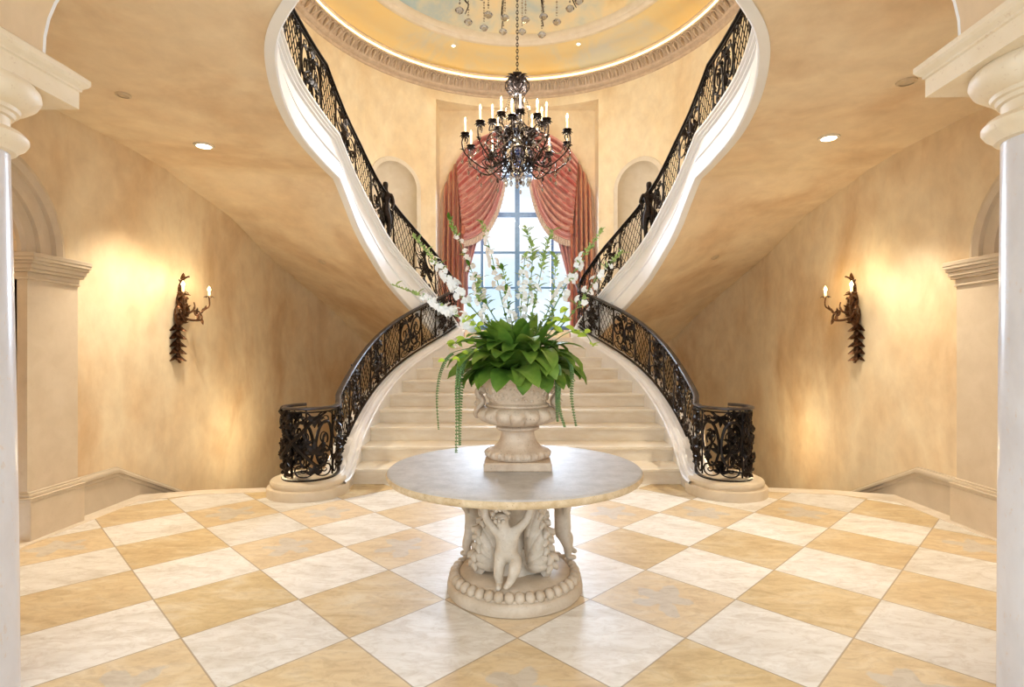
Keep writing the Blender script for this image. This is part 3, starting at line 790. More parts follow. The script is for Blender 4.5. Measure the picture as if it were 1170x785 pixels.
def lattice(rail, u0, u1, H, par):
    mb = MB(); W = u1 - u0; sp = .10; r = .0055
    def seg(a, b):
        pts = [rail.map(u0 + a[0] + (b[0] - a[0]) * t / 5, (a[1] + (b[1] - a[1]) * t / 5) / H) for t in range(6)]; mb.tube(pts, r, 4)
    for sg in (1, -1):
        k = -H
        while k < W + H:
            # line x = k + sg*y*.6
            pa = []
            for y in (0, H):
                pa.append((k + sg * y * .62, y))
            (xa, ya), (xb, yb) = pa
            def clip(x, y, x2, y2):
                t0, t1 = 0, 1
                dx = x2 - x
                if abs(dx) < 1e-6: return None
                ta, tb = (0 - x) / dx, (W - x) / dx; ta, tb = min(ta, tb), max(ta, tb); t0, t1 = max(0, ta), min(1, tb)
                if t1 - t0 < .04: return None
                return (x + dx * t0, y + (y2 - y) * t0), (x + dx * t1, y + (y2 - y) * t1)
            c = clip(xa, ya, xb, yb)
            if c: seg(*c)
            k += sp
    # curved edge bars and small scrolls in the corners
    for x, fx in ((0, False), (W, True)):
        q = [rail.map(u0 + x + (.03 if not fx else -.03) * math.sin(PI * 2 * t / 10), t / 10) for t in range(11)]; mb.tube(q, .0085, 5)
    g = min(.16, W * .45)
    for fx in (False, True):
        for fy in (False, True):
            glyph(mb, rail, G_SP, u0 + (W - g if fx else 0), (H - g if fy else 0), g, g, H, .006, fx, fy)
    for i in range(5):
        fan(mb, rail, u0 + W * (i + .5) / 5, .02, H, PI / 2, 2, .06, .03, 1.6); fan(mb, rail, u0 + W * (i + .5) / 5, H - .02, H, -PI / 2, 2, .06, .03, 1.6)
    return mb.build('lattice_panel', 'iron', par, smooth=50)
def foliage(rail, u0, u1, H, par, name='foliage_panel'):
    mb = MB(); W = u1 - u0; c = u0 + W / 2
    mb.tube([rail.map(c + .05 * math.sin(t * 2.2), t / 12) for t in range(13)], .011, 5)
    for fx in (False, True):
        x = u0 + W * .5 if fx else u0
        glyph(mb, rail, G_S, x, 0, W * .5, H * .55, H, .010, fx, False)
        glyph(mb, rail, G_C, x, H * .5, W * .5, H * .5, H, .009, not fx, True)
        glyph(mb, rail, G_SP, x, H * .28, W * .48, H * .30, H, .008, fx, fx, d=.02)
    for i in range(7):
        y = H * (.08 + .85 * i / 6); a = rnd.uniform(-.4, .4)
        for sg in (0, 1): fan(mb, rail, c + .05 * math.sin(y / H * 12 * 2.2 / 1), y, H, (0 if sg else PI) + (a if sg else -a) + (.5 if sg else -.5), 3, rnd.uniform(.08, .13), .045, 1.7, rnd.uniform(-.02, .02))
    for i in range(8):
        fan(mb, rail, u0 + rnd.uniform(.05, W - .05), rnd.uniform(.04, H - .05), H, rnd.uniform(0, 6.28), 3, rnd.uniform(.05, .09), .035, 2.0, rnd.uniform(-.02, .02))
    for i in range(5):       # rosettes
        x, y = u0 + rnd.uniform(.08, W - .08), rnd.uniform(.1, H - .1)
        fan(mb, rail, x, y, H, 0, 6, .05, .035, 5.2, .02); mb.blob(rail.map(x, y / H, .025), .016, n=6, m=4)
    for x in (u0, u1): mb.tube([rail.map(x, t / 8) for t in range(9)], .009, 5)
    return mb.build(name, 'bronzeleaf', par, smooth=50)
def scroll(rail, u0, u1, H, par):
    mb = MB(); W = u1 - u0; c = u0 + W / 2
    for fx in (False, True):
        x = c if fx else u0
        glyph(mb, rail, G_C, x, H * .12, W * .5, H * .74, H, .014, not fx, False, 5)
        glyph(mb, rail, G_SP, x, 0, W * .5, H * .26, H, .008, not fx, True)
        glyph(mb, rail, G_SP, x, H * .74, W * .5, H * .26, H, .008, fx, False)
        glyph(mb, rail, G_S, x + W * .08, H * .2, W * .34, H * .5, H, .007, fx, False, d=.012)
        for i in range(6):
            fan(mb, rail, x + rnd.uniform(.03, W * .5 - .03), rnd.uniform(.05, H - .05), H, rnd.uniform(0, 6.28), 3, rnd.uniform(.06, .10), .04, 1.8, rnd.uniform(-.015, .02))
    fan(mb, rail, c, H * .35, H, PI / 2, 5, .16, .05, 2.4, .015); fan(mb, rail, c, H * .92, H, -PI / 2, 5, .12, .05, 2.6, .01); fan(mb, rail, c, .04, H, PI / 2, 5, .11, .045, 2.6, .01)
    for x in (u0, u1): mb.tube([rail.map(x, t / 8) for t in range(9)], .009, 5)
    return mb.build('scroll_panel', 'iron', par, smooth=50)

HR_FLAT = [(-.032, -.010), (-.028, .006), (-.012, .013), (.012, .013), (.028, .006), (.032, -.010), (.022, -.017), (-.022, -.017)]
BR = [(-.018, -.006), (-.018, .008), (.018, .008), (.018, -.006)]
def finish(mb, R, closed=True): mb.loft(R, True, True); return mb
RAILS = []
CR = (2.15, 5.62); RAD = .25
for s, nm in ((-1, 'left'), (1, 'right')):
    # --- lower: newel cage ring, then up the stringer
    ring = []
    for i in range(29):
        a = R_(62) - R_(242) * i / 28; ring.append((CR[0] + RAD * math.cos(a), CR[1] + RAD * math.sin(a)))
    up2 = []
    for (x, y), (nx, ny) in zip(lp, ln):
        if nx < 0: nx, ny = -nx, -ny
        if y > 5.9: up2.append((x + nx * .15, y + ny * .15))
    plan = ring + crom([ring[-1], (1.905, 5.78), up2[0]], 4)[1:-1] + up2
    P = []
    for i, (x, y) in enumerate(plan):
        if i < 29: zb, zt = .182, .90
        else:
            zb = max(.182, capz(y - .02) + .008); zt = interp([5.62, 5.78, 6.0, 6.4], [.90, .91, 1.035, nosing(6.4) + .86], y) if y < 6.4 else nosing(y) + .86
            zt = min(zt, 2.62)
        P.append((s * x, y, zb, zt))
    # carry on round the turn at the landing
    P += [(s * x, y, zb, zt) for x, y, zb, zt in ((1.10, 9.98, 1.92, 2.68), (1.17, 10.06, 1.93, 2.72))]
    r = Rail(P); ringL = r.s[28]
    b = thing('balustrade', f'grey-railed iron balustrade with round newel cage on the {nm} side of the lower stairs', 'balustrade', (0, 0, 0), None)
    m = finish(MB(), r.sweep(0, r.L, HR_FLAT, True)); m.build('handrail', 'railtop', b, smooth=35)
    m = finish(MB(), r.sweep(0, r.L, BR, False)); m.loft(r.sweep(0, r.L, [(-.012, -.045), (-.012, -.032), (.012, -.032), (.012, -.045)], True), True, True); m.build('bottom_rail', 'iron', b, smooth=35)
    H = .66; u = 0.0
    scroll(r, 0, ringL * .30, H, b); foliage(r, ringL * .30, ringL * .55, H, b, 'newel_cage_foliage'); scroll(r, ringL * .55, ringL * .97, H, b)
    rb = MB()
    for g in ([(.05, .98), (.25, .86), (.50, .62), (.72, .34), (.86, .18), (.97, .22)], [(.98, .98), (.80, .84), (.62, .60), (.40, .36), (.18, .24), (.04, .34)]):
        rb.tube([r.map(ringL * (.16 + .72 * a), b_, .018) for a, b_ in crom(g, 6)], [.010 + .012 * math.sin(PI * i / 30) for i in range(31)], 6)
    rb.build('ribbon_scroll', 'iron', b, smooth=50)
    foliage(r, ringL * .97, ringL + .42, H, b)
    seq = ['l', .34, 'f', .40, 'l', .36, 'f', .44, 'l', .40, 's', .52, 'l', .34, 'f', .40, 'l', .34]; u = ringL + .42; tot = sum(seq[1::2]); k = (r.L - u) / tot
    for ty, wd in zip(seq[::2], seq[1::2]):
        {'l': lattice, 'f': foliage, 's': scroll}[ty](r, u, u + wd * k, H, b); u += wd * k
    RAILS.append(r)
    # --- upper
    P = []
    for p, (nx, ny) in zip(U, UN):
        if p[1] < 2.7: continue
        if nx < 0: nx, ny = -nx, -ny
        zb = p[2] + .02; P.append((s * (p[0] + nx * .11), p[1] + ny * .11, zb, p[2] + .80 + .06 * smooth01((p[1] - 8.5) / 1.2)))
    r = Rail(P)
    b = thing('balustrade', f'black wrought iron balustrade rising along the {nm} upper curved stair edge', 'balustrade', (0, 0, 0), None)
    m = finish(MB(), r.sweep(0, r.L, HR_FLAT, True)); m.build('handrail', 'iron', b, smooth=35)
    m = finish(MB(), r.sweep(0, r.L, BR, False)); m.loft(r.sweep(0, r.L, [(-.012, -.045), (-.012, -.032), (.012, -.032), (.012, -.045)], True), True, True); m.build('bottom_rail', 'iron', b, smooth=35)
    seq = ['l', .5, 'f', .46, 'l', .42, 's', .5, 'f', .4, 'l', .36, 's', .5, 'l', .36, 'f', .5, 'l', .4, 's', .56, 'l', .45, 'f', .46, 'l', .4]; u = 0; tot = sum(seq[1::2]); k = r.L / tot
    for ty, wd in zip(seq[::2], seq[1::2]):
        {'l': lattice, 'f': foliage, 's': scroll}[ty](r, u, u + wd * k, .74, b); u += wd * k
    # iron figure standing in the railing
    us = min((abs((q[0] / q[1] * F) - s * 152), i) for i, q in enumerate(P) if q[1] > 6.5)[1]; q = P[us]
    V = [(0, 0, .45), (0, 0, .60), (0, 0, .72), (0, -.005, .80), (0, -.01, .875), (0, -.012, .94), (.05, 0, .40), (.055, -.02, .22), (.045, 0, .03), (.05, -.05, .015), (-.05, 0, .40), (-.05, .01, .22), (-.045, .02, .03), (-.05, -.03, .015),
         (.09, 0, .74), (.13, -.02, .60), (.10, -.07, .50), (-.09, 0, .74), (-.14, -.02, .62), (-.10, -.07, .54)]
    E = [(0, 1), (1, 2), (2, 3), (3, 4), (4, 5), (0, 6), (6, 7), (7, 8), (8, 9), (0, 10), (10, 11), (11, 12), (12, 13), (2, 14), (14, 15), (15, 16), (2, 17), (17, 18), (18, 19)]
    Rd = [.075, .065, .075, .03, .052, .045, .052, .036, .024, .02, .052, .036, .024, .02, .034, .026, .02, .034, .026, .02]
    skin_mesh('figure_post', V, E, Rd, 0, 1, 'bronzeleaf', b, Matrix.Translation((q[0], q[1], q[2] + .02)))
    RAILS.append(r)
# ------------------------------------------------------------------ round stone table
TX, TY = -.015, 3.40
tb = thing('round_table', 'round stone pedestal table with carved cherub base in the middle of the tiled floor', 'table', (TX, TY, 0))
m = MB(); m.lathe([(.001, .697), (.60, .697), (.745, .699), (.772, .706), (.784, .72), (.786, .735), (.780, .747)], 96); m.build('table_rim', 'tableedge', tb, smooth=50)
m = MB(); m.lathe([(.780, .7465), (.772, .754), (.758, .757), (.001, .757)], 96); m.build('tabletop', 'tabletop', tb, smooth=30)
m = MB()
m.lathe([(.405, 0), (.418, .006), (.420, .03), (.416, .06), (.402, .072), (.392, .074), (.392, .082), (.35, .10), (.338, .118), (.33, .124), (.25, .130), (.001, .132)], 72)
for k in range(40):
    a = 2 * PI * (k + .5) / 40; q = Matrix.Rotation(a, 3, 'Z') @ Matrix.Rotation(R_(38), 3, 'Y')
    m.blob((.375 * math.cos(a), .375 * math.sin(a), .098), (.036, .0305, .030), q, 10, 7)
m.build('base', 'basestone', tb, smooth=50)
# acanthus scrolls round a core
m = MB()
m.lathe([(.17, .12), (.16, .15), (.13, .20), (.115, .30), (.12, .42), (.15, .54), (.20, .63), (.23, .68), (.24, .70)], 36, fn=lambda a, r, z: 1 + .05 * math.cos(9 * a))
for a0 in (R_(-38), R_(92), R_(207)):
    rt = Matrix.Rotation(a0, 3, 'Z')
    for sd in (-1, 1):
        for k in range(9):
            t = k / 8; end = (.265 - .085 * t ** 1.3 + .012 * math.sin(k * 2), .20 + .40 * t)
            pts = []
            for i in range(11):
                f = i / 10; rr = .13 + (end[0] - .13) * f ** .8; zz = .17 + (.10 + .30 * t) * f + (end[1] - .17 - .10 - .30 * t) * f * f
                pts.append(rt @ Vector((rr, sd * (.012 + .052 * math.sin(PI * min(1, f * 1.05)) * (1 - .25 * t)), zz)))
            pts.append(rt @ Vector((end[0] + .022, sd * .03, end[1] - .008))); pts.append(rt @ Vector((end[0] + .018, sd * .05, end[1] - .03)))
            m.tube(pts, [.020 + .020 * math.sin(PI * min(1, i / 11)) for i in range(12)] + [.010], 7)
    sp = []
    for i in range(34):
        a = i / 33 * 2 * PI * 1.7; r = .085 * (1 - i / 33 * .86); sp.append(rt @ Vector((.185 + r * math.cos(a + 2.6), .0, .235 + r * math.sin(a + 2.6))))
    for sd in (-.045, 0, .045): m.tube([p + rt @ Vector((0, sd, 0)) for p in sp], [.024 * (1 - .5 * i / 33) for i in range(34)], 6)
    for k in range(7):
        t = k / 6; m.tube([rt @ Vector((.225 - .08 * t + .03 * math.sin(PI * f), 0, .14 + .48 * t + .10 * f)) for f in (0, .25, .5, .75, 1)], [.03, .034, .028, .018, .008], 6)
m.build('acanthus_scrolls', 'statue', tb, smooth=60)
# cherubs: one body each, arms raised to the table top
def cherub(ang, rad, yaw, mirror):
    k = -1 if mirror else 1
    V = [(.01, .01, .295), (.0, -.008, .35), (-.008, 0, .415), (-.02, -.008, .468), (-.032, -.022, .508), (-.034, -.016, .548),
         (-.040, .0, .265), (-.045, -.03, .20), (-.038, -.022, .142), (-.038, -.055, .132), (-.040, -.085, .130),
         (.052, .0, .272), (.055, -.075, .235), (.030, -.062, .172), (.012, -.088, .152), (.0, -.108, .150),
         (-.066, .0, .436), (-.122, .008, .505), (-.128, .02, .60), (-.118, .03, .655), (-.110, .035, .685),
         (.056, .0, .436), (.118, .018, .50), (.150, .03, .59), (.152, .04, .65), (.148, .045, .685)]
    E = [(0, 1), (1, 2), (2, 3), (3, 4), (4, 5), (0, 6), (6, 7), (7, 8), (8, 9), (9, 10), (0, 11), (11, 12), (12, 13), (13, 14), (14, 15), (2, 16), (16, 17), (17, 18), (18, 19), (19, 20), (2, 21), (21, 22), (22, 23), (23, 24), (24, 25)]
    Rr = [.058, .064, .058, .030, .050, .040, .046, .034, .022, .020, .015, .046, .036, .023, .019, .014, .032, .026, .020, .019, .014, .032, .026, .020, .019, .014]
    # fingers spread under the slab, thumb from the side of the palm
    for w, h in ((19, 20), (24, 25)):
        hx, hy, hz = V[w]
        for dx, dy, L in ((-.016, .012, .030), (-.006, .018, .036), (.005, .018, .034), (.014, .012, .028), (.020, -.008, .022)):
            i = len(V); V += [(hx + dx * .8, hy + dy * .4 - .004, hz + .014), (hx + dx * 1.3, hy + dy - .012, hz + L)]; E += [(w, i), (i, i + 1)]; Rr += [.0065, .0055]
    V = [(k * x, y, z) for x, y, z in V]
    X = Matrix.Translation((rad * math.cos(ang), rad * math.sin(ang), 0)) @ Matrix.Rotation(ang + PI / 2 + yaw, 4, 'Z') @ Matrix.Translation((0, 0, .0))
    o = skin_mesh('cherub', V, E, Rr, 0, 2, 'statue', tb, X)
    hx, hy, hz = -k * .033, -.024, .520
    f = MB()       # face relief and curls
    f.blob((hx, hy - .050, hz - .004), (.009, .011, .012), n=8, m=6)
    for sx in (-1, 1):
        f.blob((hx + sx * .019, hy - .043, hz + .010), (.008, .005, .005), n=8, m=5); f.blob((hx + sx * .022, hy - .036, hz - .012), (.015, .014, .013), n=8, m=6); f.blob((hx + sx * .049, hy + .004, hz), (.006, .011, .015), n=8, m=6)
    f.blob((hx, hy - .043, hz - .022), (.012, .006, .004), n=8, m=5)
    f.v = [tuple(X @ Vector(p)) for p in f.v]
    if not mirror and yaw > 0: f.build('face', 'statue', o, smooth=60)
    hm = MB(); rr = random.Random(3)
    for i in range(46):
        a = rr.uniform(0, 2 * PI); e = rr.uniform(.25, 1.5)
        d = Vector((math.cos(a) * math.cos(e), math.sin(a) * math.cos(e), math.sin(e)))
        if d.y < -.55 and d.z < .75: continue
        hm.blob(Vector((hx, hy + .004, hz + .010)) + d * .047, rr.uniform(.011, .016), n=7, m=5)
    hm.v = [tuple(X @ Vector(p)) for p in hm.v]; hm.build('hair', 'statue', o, smooth=60)
cherub(R_(-100), .265, R_(4), False)
cherub(R_(143), .34, 0, True)
cherub(R_(27), .345, R_(-10), False)

# ------------------------------------------------------------------ urn
UX, UY, UZ = .003, 3.42, .757
ur = thing('stone_urn', 'weathered stone garden urn on a square foot standing on the round table', 'urn', (UX, UY, UZ))
m = MB(); m.box(-.203, .203, -.203, .203, 0, .052, .006); m.build('square_foot', 'urn', ur, smooth=20)
m = MB(); m.lathe([(.185, .052), (.196, .060), (.202, .075), (.198, .092), (.184, .104), (.168, .110), (.150, .118), (.128, .140), (.112, .168), (.104, .195), (.103, .212), (.108, .222), (.124, .226), (.135, .234), (.135, .244), (.124, .252), (.112, .256)], 56)
for k in range(26):
    a = 2 * PI * k / 26; m.blob((.188 * math.cos(a), .188 * math.sin(a), .082), (.024, .019, .022), Matrix.Rotation(a, 3, 'Z'), 8, 5)
m.build('stem', 'urn', ur)
m = MB()
def gad(a, r, z):
    k = math.sin(PI * max(0, min(1, (z - .25) / .125))); return 1 + .16 * k * (abs(math.cos(8 * a)) ** .6 - .62)
m.lathe([(.11, .252), (.14, .258), (.19, .270), (.228, .290), (.248, .315), (.250, .335), (.238, .354), (.215, .368), (.19, .374)], 192, fn=gad)
m.build('gadrooned_bowl', 'urn', ur, smooth=60)
m = MB()
m.lathe([(.19, .370), (.198, .376), (.198, .386), (.186, .392), (.178, .398), (.186, .42), (.200, .455), (.218, .495), (.232, .520), (.250, .530), (.262, .538), (.270, .552), (.272, .572), (.266, .585), (.255, .588), (.235, .580), (.225, .555), (.001, .545)], 64)
rr = random.Random(5)
for i in range(150):       # shallow carved relief round the neck
    a = rr.uniform(0, 2 * PI); z = rr.uniform(.415, .51); r = .186 + (z - .42) * .42; s_ = rr.uniform(.008, .018)
    m.blob((r * math.cos(a), r * math.sin(a), z), (.008, s_, s_ * rr.uniform(.6, 1.5)), Matrix.Rotation(a, 3, 'Z') @ Matrix.Rotation(rr.uniform(-.8, .8), 3, 'X'), 7, 5)
m.build('neck', 'urn', ur, smooth=50)
for s in (-1, 1):
    m = MB()
    pts = crom([(s * .205, 0, .455), (s * .225, 0, .478), (s * .252, 0, .470), (s * .250, 0, .448), (s * .232, 0, .425), (s * .222, 0, .40), (s * .238, 0, .375), (s * .254, 0, .352), (s * .262, 0, .330), (s * .256, 0, .312), (s * .246, 0, .318)], 4)
    for dy in (-.028, 0, .028): m.tube([(x, dy * (1.1 - abs(z - .39) * 3), z) for x, y, z in pts], [.019 - .008 * abs(i / len(pts) - .5) for i in range(len(pts))], 7)
    m.blob((s * .235, 0, .392), (.030, .040, .036), n=12, m=8); m.blob((s * .262, 0, .388), (.014, .012, .014), n=8, m=6)
    for dy in (-.017, .017): m.blob((s * .259, dy, .402), (.007, .008, .006), n=8, m=5)
    for i in range(9): m.leaf((s * .225, rr.uniform(-.03, .03), .42), (s * rr.uniform(.2, .8), rr.uniform(-.8, .8), rr.uniform(-.6, .9)), (0, 1, .2), .06, .025, .9, .3, 4, .006)
    m.build('mask_handle', 'urn', ur, smooth=50)

# ------------------------------------------------------------------ planting in the urn
RIM = UZ + .575
pl = thing('leafy_plant', 'dense broad-leaved green plant spreading over the rim of the stone urn', 'plant', (UX, UY, RIM - .03))
m = MB(); m.lathe([(.222, -.02), (.20, .01), (.12, .03), (.001, .04)], 32); m.build('moss', 'soil', pl)
rl = random.Random(21)
def broad(t): return max(0.0, math.sin(PI * min(1, .03 + t * .97) ** .78)) ** .62
def put_leaf(az, el, L, W, r0, z0, droop):
    q = MB(); d = Vector((math.cos(az) * math.cos(el), math.sin(az) * math.cos(el), math.sin(el))); sd = Vector((-math.sin(az), math.cos(az), rl.uniform(-.4, .4)))
    b = Vector((r0 * math.cos(az), r0 * math.sin(az), z0))
    q.tube([b - d * .10, b - d * .04, b + d * .01], .005, 5)
    q.leaf(b, d, sd, L, W, droop, rl.uniform(.15, .35), 9, .0022, .006, broad)
    q.build('leaf', 'leaf', pl, smooth=60)
for i in range(26):      # outer, drooping over the rim
    az = 2 * PI * i / 26 + rl.uniform(-.12, .12); put_leaf(az, rl.uniform(.15, .6), rl.uniform(.24, .33), rl.uniform(.13, .17), rl.uniform(.12, .19), rl.uniform(.03, .09), rl.uniform(.9, 1.7))
for i in range(26):
    az = 2 * PI * i / 26 + rl.uniform(-.2, .2); put_leaf(az, rl.uniform(.6, 1.1), rl.uniform(.27, .36), rl.uniform(.12, .16), rl.uniform(.10, .19), rl.uniform(.06, .14), rl.uniform(1.5, 2.3))
for i in range(18):
    az = rl.uniform(0, 2 * PI); put_leaf(az, rl.uniform(1.1, 1.45), rl.uniform(.28, .38), rl.uniform(.09, .12), rl.uniform(.03, .15), rl.uniform(.06, .14), rl.uniform(.3, .9))
for i in range(26):
    az = rl.uniform(0, 2 * PI); put_leaf(az, rl.uniform(.9, 1.4), rl.uniform(.24, .33), rl.uniform(.10, .14), rl.uniform(.02, .14), rl.uniform(.08, .16), rl.uniform(1.2, 2.2))
# big leaves hanging to the front
for az, L in ((-1.85, .27), (-1.45, .30), (-1.1, .28), (-2.3, .25), (-.75, .25), (-2.7, .22), (-.4, .24)):
    put_leaf(az, .35, L, .15, .15, .05, 1.7)

# flower building blocks (shared meshes)
def blossom_mesh(mat, seed):
    r = random.Random(seed); q = MB()
    for k in range(5):
        a = 2 * PI * k / 5 + r.uniform(-.15, .15); d = Vector((math.cos(a), math.sin(a), .35)); sd = Vector((-math.sin(a), math.cos(a), 0))
        q.leaf(Vector((0, 0, 0)), d, sd, .028 * r.uniform(.85, 1.1), .026, .7, .2, 4, .0012, 0, lambda t: math.sin(PI * (.12 + .86 * t)) ** .6)
    o = q.build('blossom', mat, None, smooth=70); c = MB(); c.blob((0, 0, .008), (.006, .006, .010), n=6, m=4)
    return o
BL = [blossom_mesh('white', 1), blossom_mesh('white', 2), blossom_mesh('blush', 3)]
used_bl = set()
def blossom(par, pos, nrm, kind, sc_):
    src = BL[kind]; q = Vector((0, 0, 1)).rotation_difference(nrm)
    if kind not in used_bl:
        used_bl.add(kind); src.parent = par; src.location = pos; src.rotation_mode = 'QUATERNION'; src.rotation_quaternion = q; src.scale = (sc_,) * 3
        return
    copy_part(src, par, pos, q, sc_)
SPK = thing
def spike(name, label, cpx, f0, f1, nb, kind, bsz=1.0, leaves=0, seed=0, r=.0045, buds=14):
    """cpx: (px, py, depth) control points from the urn outwards"""
    rs = random.Random(seed); P = [pix(*c) for c in cpx]; P = [Vector(p) for p in crom([tuple(p) for p in P], 8)]; leaves = int(leaves * 1.6); buds = int(buds * 1.5); nb = int(nb * 1.25); bsz *= .84
    t = thing(name, label, 'flower', tuple(P[0]), 'flower spikes in the urn'); o = P[0].copy(); P = [p - o for p in P]; n = len(P)
    m = MB(); m.tube(P, [r * (1 - .65 * i / (n - 1)) for i in range(n)], 6); m.build('stalk', 'stem', t)
    def at(f):
        x = f * (n - 1); i = min(n - 2, int(x)); return P[i].lerp(P[i + 1], x - i), (P[i + 1] - P[i]).normalized()
    for k in range(nb):
        f = f0 + (f1 - f0) * (k + rs.uniform(-.3, .3)) / max(1, nb - 1); p, d = at(max(0, min(1, f))); a = rs.uniform(0, 2 * PI)
        side = (Vector((math.cos(a), -.55 + .6 * math.sin(a), math.sin(a))) - d * .1).normalized(); sz = bsz * (1.15 - .4 * (f - f0) / max(.01, f1 - f0))
        blossom(t, p + side * .036 * sz, (side + Vector((0, -.35, 0))).normalized(), kind if rs.random() < .8 else (1 if kind == 0 else kind), sz)
    b = MB()
    for k in range(buds):
        f = f1 + (1.0 - f1) * (k + .3) / buds; p, d = at(min(1, f)); a = 2.4 * k; side = Vector((math.cos(a), math.sin(a), .35)).normalized(); z = (1 - .6 * k / buds)
        q = Vector((0, 0, 1)).rotation_difference((side + d * .8).normalized()).to_matrix()
        b.tube([p, p + side * .014 * z], .0016, 4); b.blob(p + side * .018 * z, (.0065 * z, .0065 * z, .012 * z), q, 6, 4)
    if buds: b.build('buds', 'bud', t)
    if leaves:
        l = MB()
        for k in range(leaves):
            f = rs.uniform(.15, .98); p, d = at(f); a = 2.4 * k + rs.uniform(-.3, .3); side = Vector((math.cos(a), math.sin(a), .25)).normalized()
            l.leaf(p, (side + d * .7).normalized(), d.cross(side), rs.uniform(.04, .075), .024, .6, .25, 4, .0012)
        l.build('foliage', 'leaf' if kind != 0 or nb < 4 else 'bud', t, smooth=60)
    return t
spike('flower_spike', 'white flower spike leaning low to the far left across the lower stair rail', [(585, 405, 3.42), (560, 392, 3.35), (525, 362, 3.3), (490, 342, 3.3), (447, 325, 3.3)], .42, .80, 26, 0, 1.15, 14, 1, .005, 18)
spike('flower_spike', 'white flower spike arching up left in front of the upper left stair edge', [(587, 402, 3.42), (560, 375, 3.4), (528, 338, 3.4), (505, 308, 3.42), (473, 270, 3.45)], .48, .82, 24, 0, 1.1, 16, 2, .005, 18)
spike('flower_spike', 'tall cream flower spike rising in front of the left curtain', [(588, 402, 3.42), (570, 372, 3.42), (548, 332, 3.45), (531, 290, 3.5), (512, 247, 3.5)], .45, .86, 20, 2, .95, 18, 3, .0045, 16)
spike('flower_spike', 'upright pinkish white flower spike between the left curtain and the middle window bar', [(590, 402, 3.42), (580, 370, 3.42), (568, 320, 3.45), (560, 285, 3.5), (550, 252, 3.5)], .42, .88, 18, 2, .95, 10, 4, .0045, 10)
spike('flower_spike', 'dense white flower spike directly in front of the middle window bar', [(592, 402, 3.42), (594, 375, 3.42), (596, 340, 3.42), (598, 315, 3.42), (600, 290, 3.42)], .30, .92, 26, 0, .95, 12, 5, .0045, 8)
spike('flower_spike', 'slim leafy green flower spike with the highest tip right of the middle window bar', [(594, 402, 3.42), (599, 370, 3.45), (606, 325, 3.5), (608, 285, 3.5), (600, 258, 3.5)], .45, .7, 6, 0, .7, 30, 6, .004, 14)
spike('flower_spike', 'slim leafy flower spike curving right before the second window pane', [(596, 402, 3.42), (606, 365, 3.4), (616, 322, 3.4), (622, 290, 3.4), (632, 262, 3.4)], .35, .6, 8, 0, .75, 30, 7, .004, 14)
spike('flower_spike', 'short leafy flower spike in front of the right window bar', [(598, 402, 3.42), (616, 375, 3.4), (630, 345, 3.4), (634, 315, 3.4), (634, 290, 3.4)], .5, .75, 4, 0, .7, 26, 8, .004, 10)
spike('flower_spike', 'white flower spike arching up right in front of the right curtain', [(600, 402, 3.42), (622, 372, 3.4), (642, 335, 3.38), (662, 300, 3.36), (690, 260, 3.36)], .45, .80, 26, 0, 1.1, 20, 9, .005, 18)
spike('flower_spike', 'white flower spike leaning far right over the upper right stair rail', [(602, 405, 3.42), (632, 382, 3.36), (660, 350, 3.32), (682, 318, 3.3), (712, 286, 3.3)], .55, .88, 18, 0, .95, 14, 10, .0045, 14)
spike('flower_spike', 'short leafy flower spike low at the left before the window', [(584, 402, 3.42), (568, 380, 3.38), (552, 355, 3.35), (546, 335, 3.35), (548, 318, 3.35)], .4, .8, 10, 0, .85, 24, 11, .004, 8)
spike('flower_spike', 'small pale flower spike between the pinkish spike and the middle window bar', [(590, 402, 3.42), (586, 375, 3.35), (580, 345, 3.35), (578, 325, 3.35), (574, 305, 3.35)], .35, .8, 10, 1, .8, 18, 12, .004, 8)
# trailing strands
def strand(label, cpx, seed, r=.008):
    rs = random.Random(seed); P = [Vector(p) for p in crom([tuple(pix(*c)) for c in cpx], 10)]; o = P[0].copy(); P = [p - o for p in P]
    t = thing('trailing_strand', label, 'trailing plant', tuple(o), 'green strands hanging from the urn')
    m = MB(); m.tube(P, .0022, 5); m.build('stalk', 'stem', t); b = MB(); L = 0; nn = len(P)
    for i in range(int(nn * 1.1)):
        x = i / 1.1; k = min(nn - 2, int(x)); p = P[k].lerp(P[k + 1], x - k); f = i / (nn * 1.1)
        if f < .2: continue
        for j in range(3):
            a = 2.1 * i + 2.1 * j; s = Vector((math.cos(a), math.sin(a), -.5)); z = r * (1.75 - 1.1 * f)
            b.blob(p + s * z * .9, (z * .6, z * .6, z * .85), Vector((0, 0, 1)).rotation_difference(s.normalized()).to_matrix(), 5, 4)
    b.build('bead_leaves', 'vine', t, smooth=60)
strand('thin green strand hanging furthest left of the urn', [(536, 398, 3.3), (514, 405, 3.25), (503, 425, 3.24), (499, 455, 3.24), (501, 490, 3.24)], 1, .0065)
strand('thick green strand hanging left of the urn down to the table', [(540, 402, 3.28), (527, 410, 3.2), (522, 440, 3.18), (522, 475, 3.18), (521, 516, 3.18)], 2, .0095)
strand('thinner green strand beside the thick one left of the urn', [(542, 404, 3.3), (529, 412, 3.26), (526, 445, 3.24), (525, 480, 3.24), (525, 508, 3.24)], 3, .009)
strand('green strand hanging closest to the urn on its right side', [(628, 408, 3.3), (637, 418, 3.24), (638, 440, 3.22), (638, 462, 3.22), (645, 487, 3.22)], 4, .009)
strand('short green strand close to the right side of the urn bowl', [(626, 410, 3.34), (634, 420, 3.3), (636, 440, 3.3), (636, 460, 3.3), (637, 481, 3.3)], 5, .008)
strand('thin green strand hanging furthest right of the urn', [(632, 404, 3.3), (648, 408, 3.26), (653, 425, 3.25), (653, 455, 3.25), (658, 486, 3.25)], 6, .008)
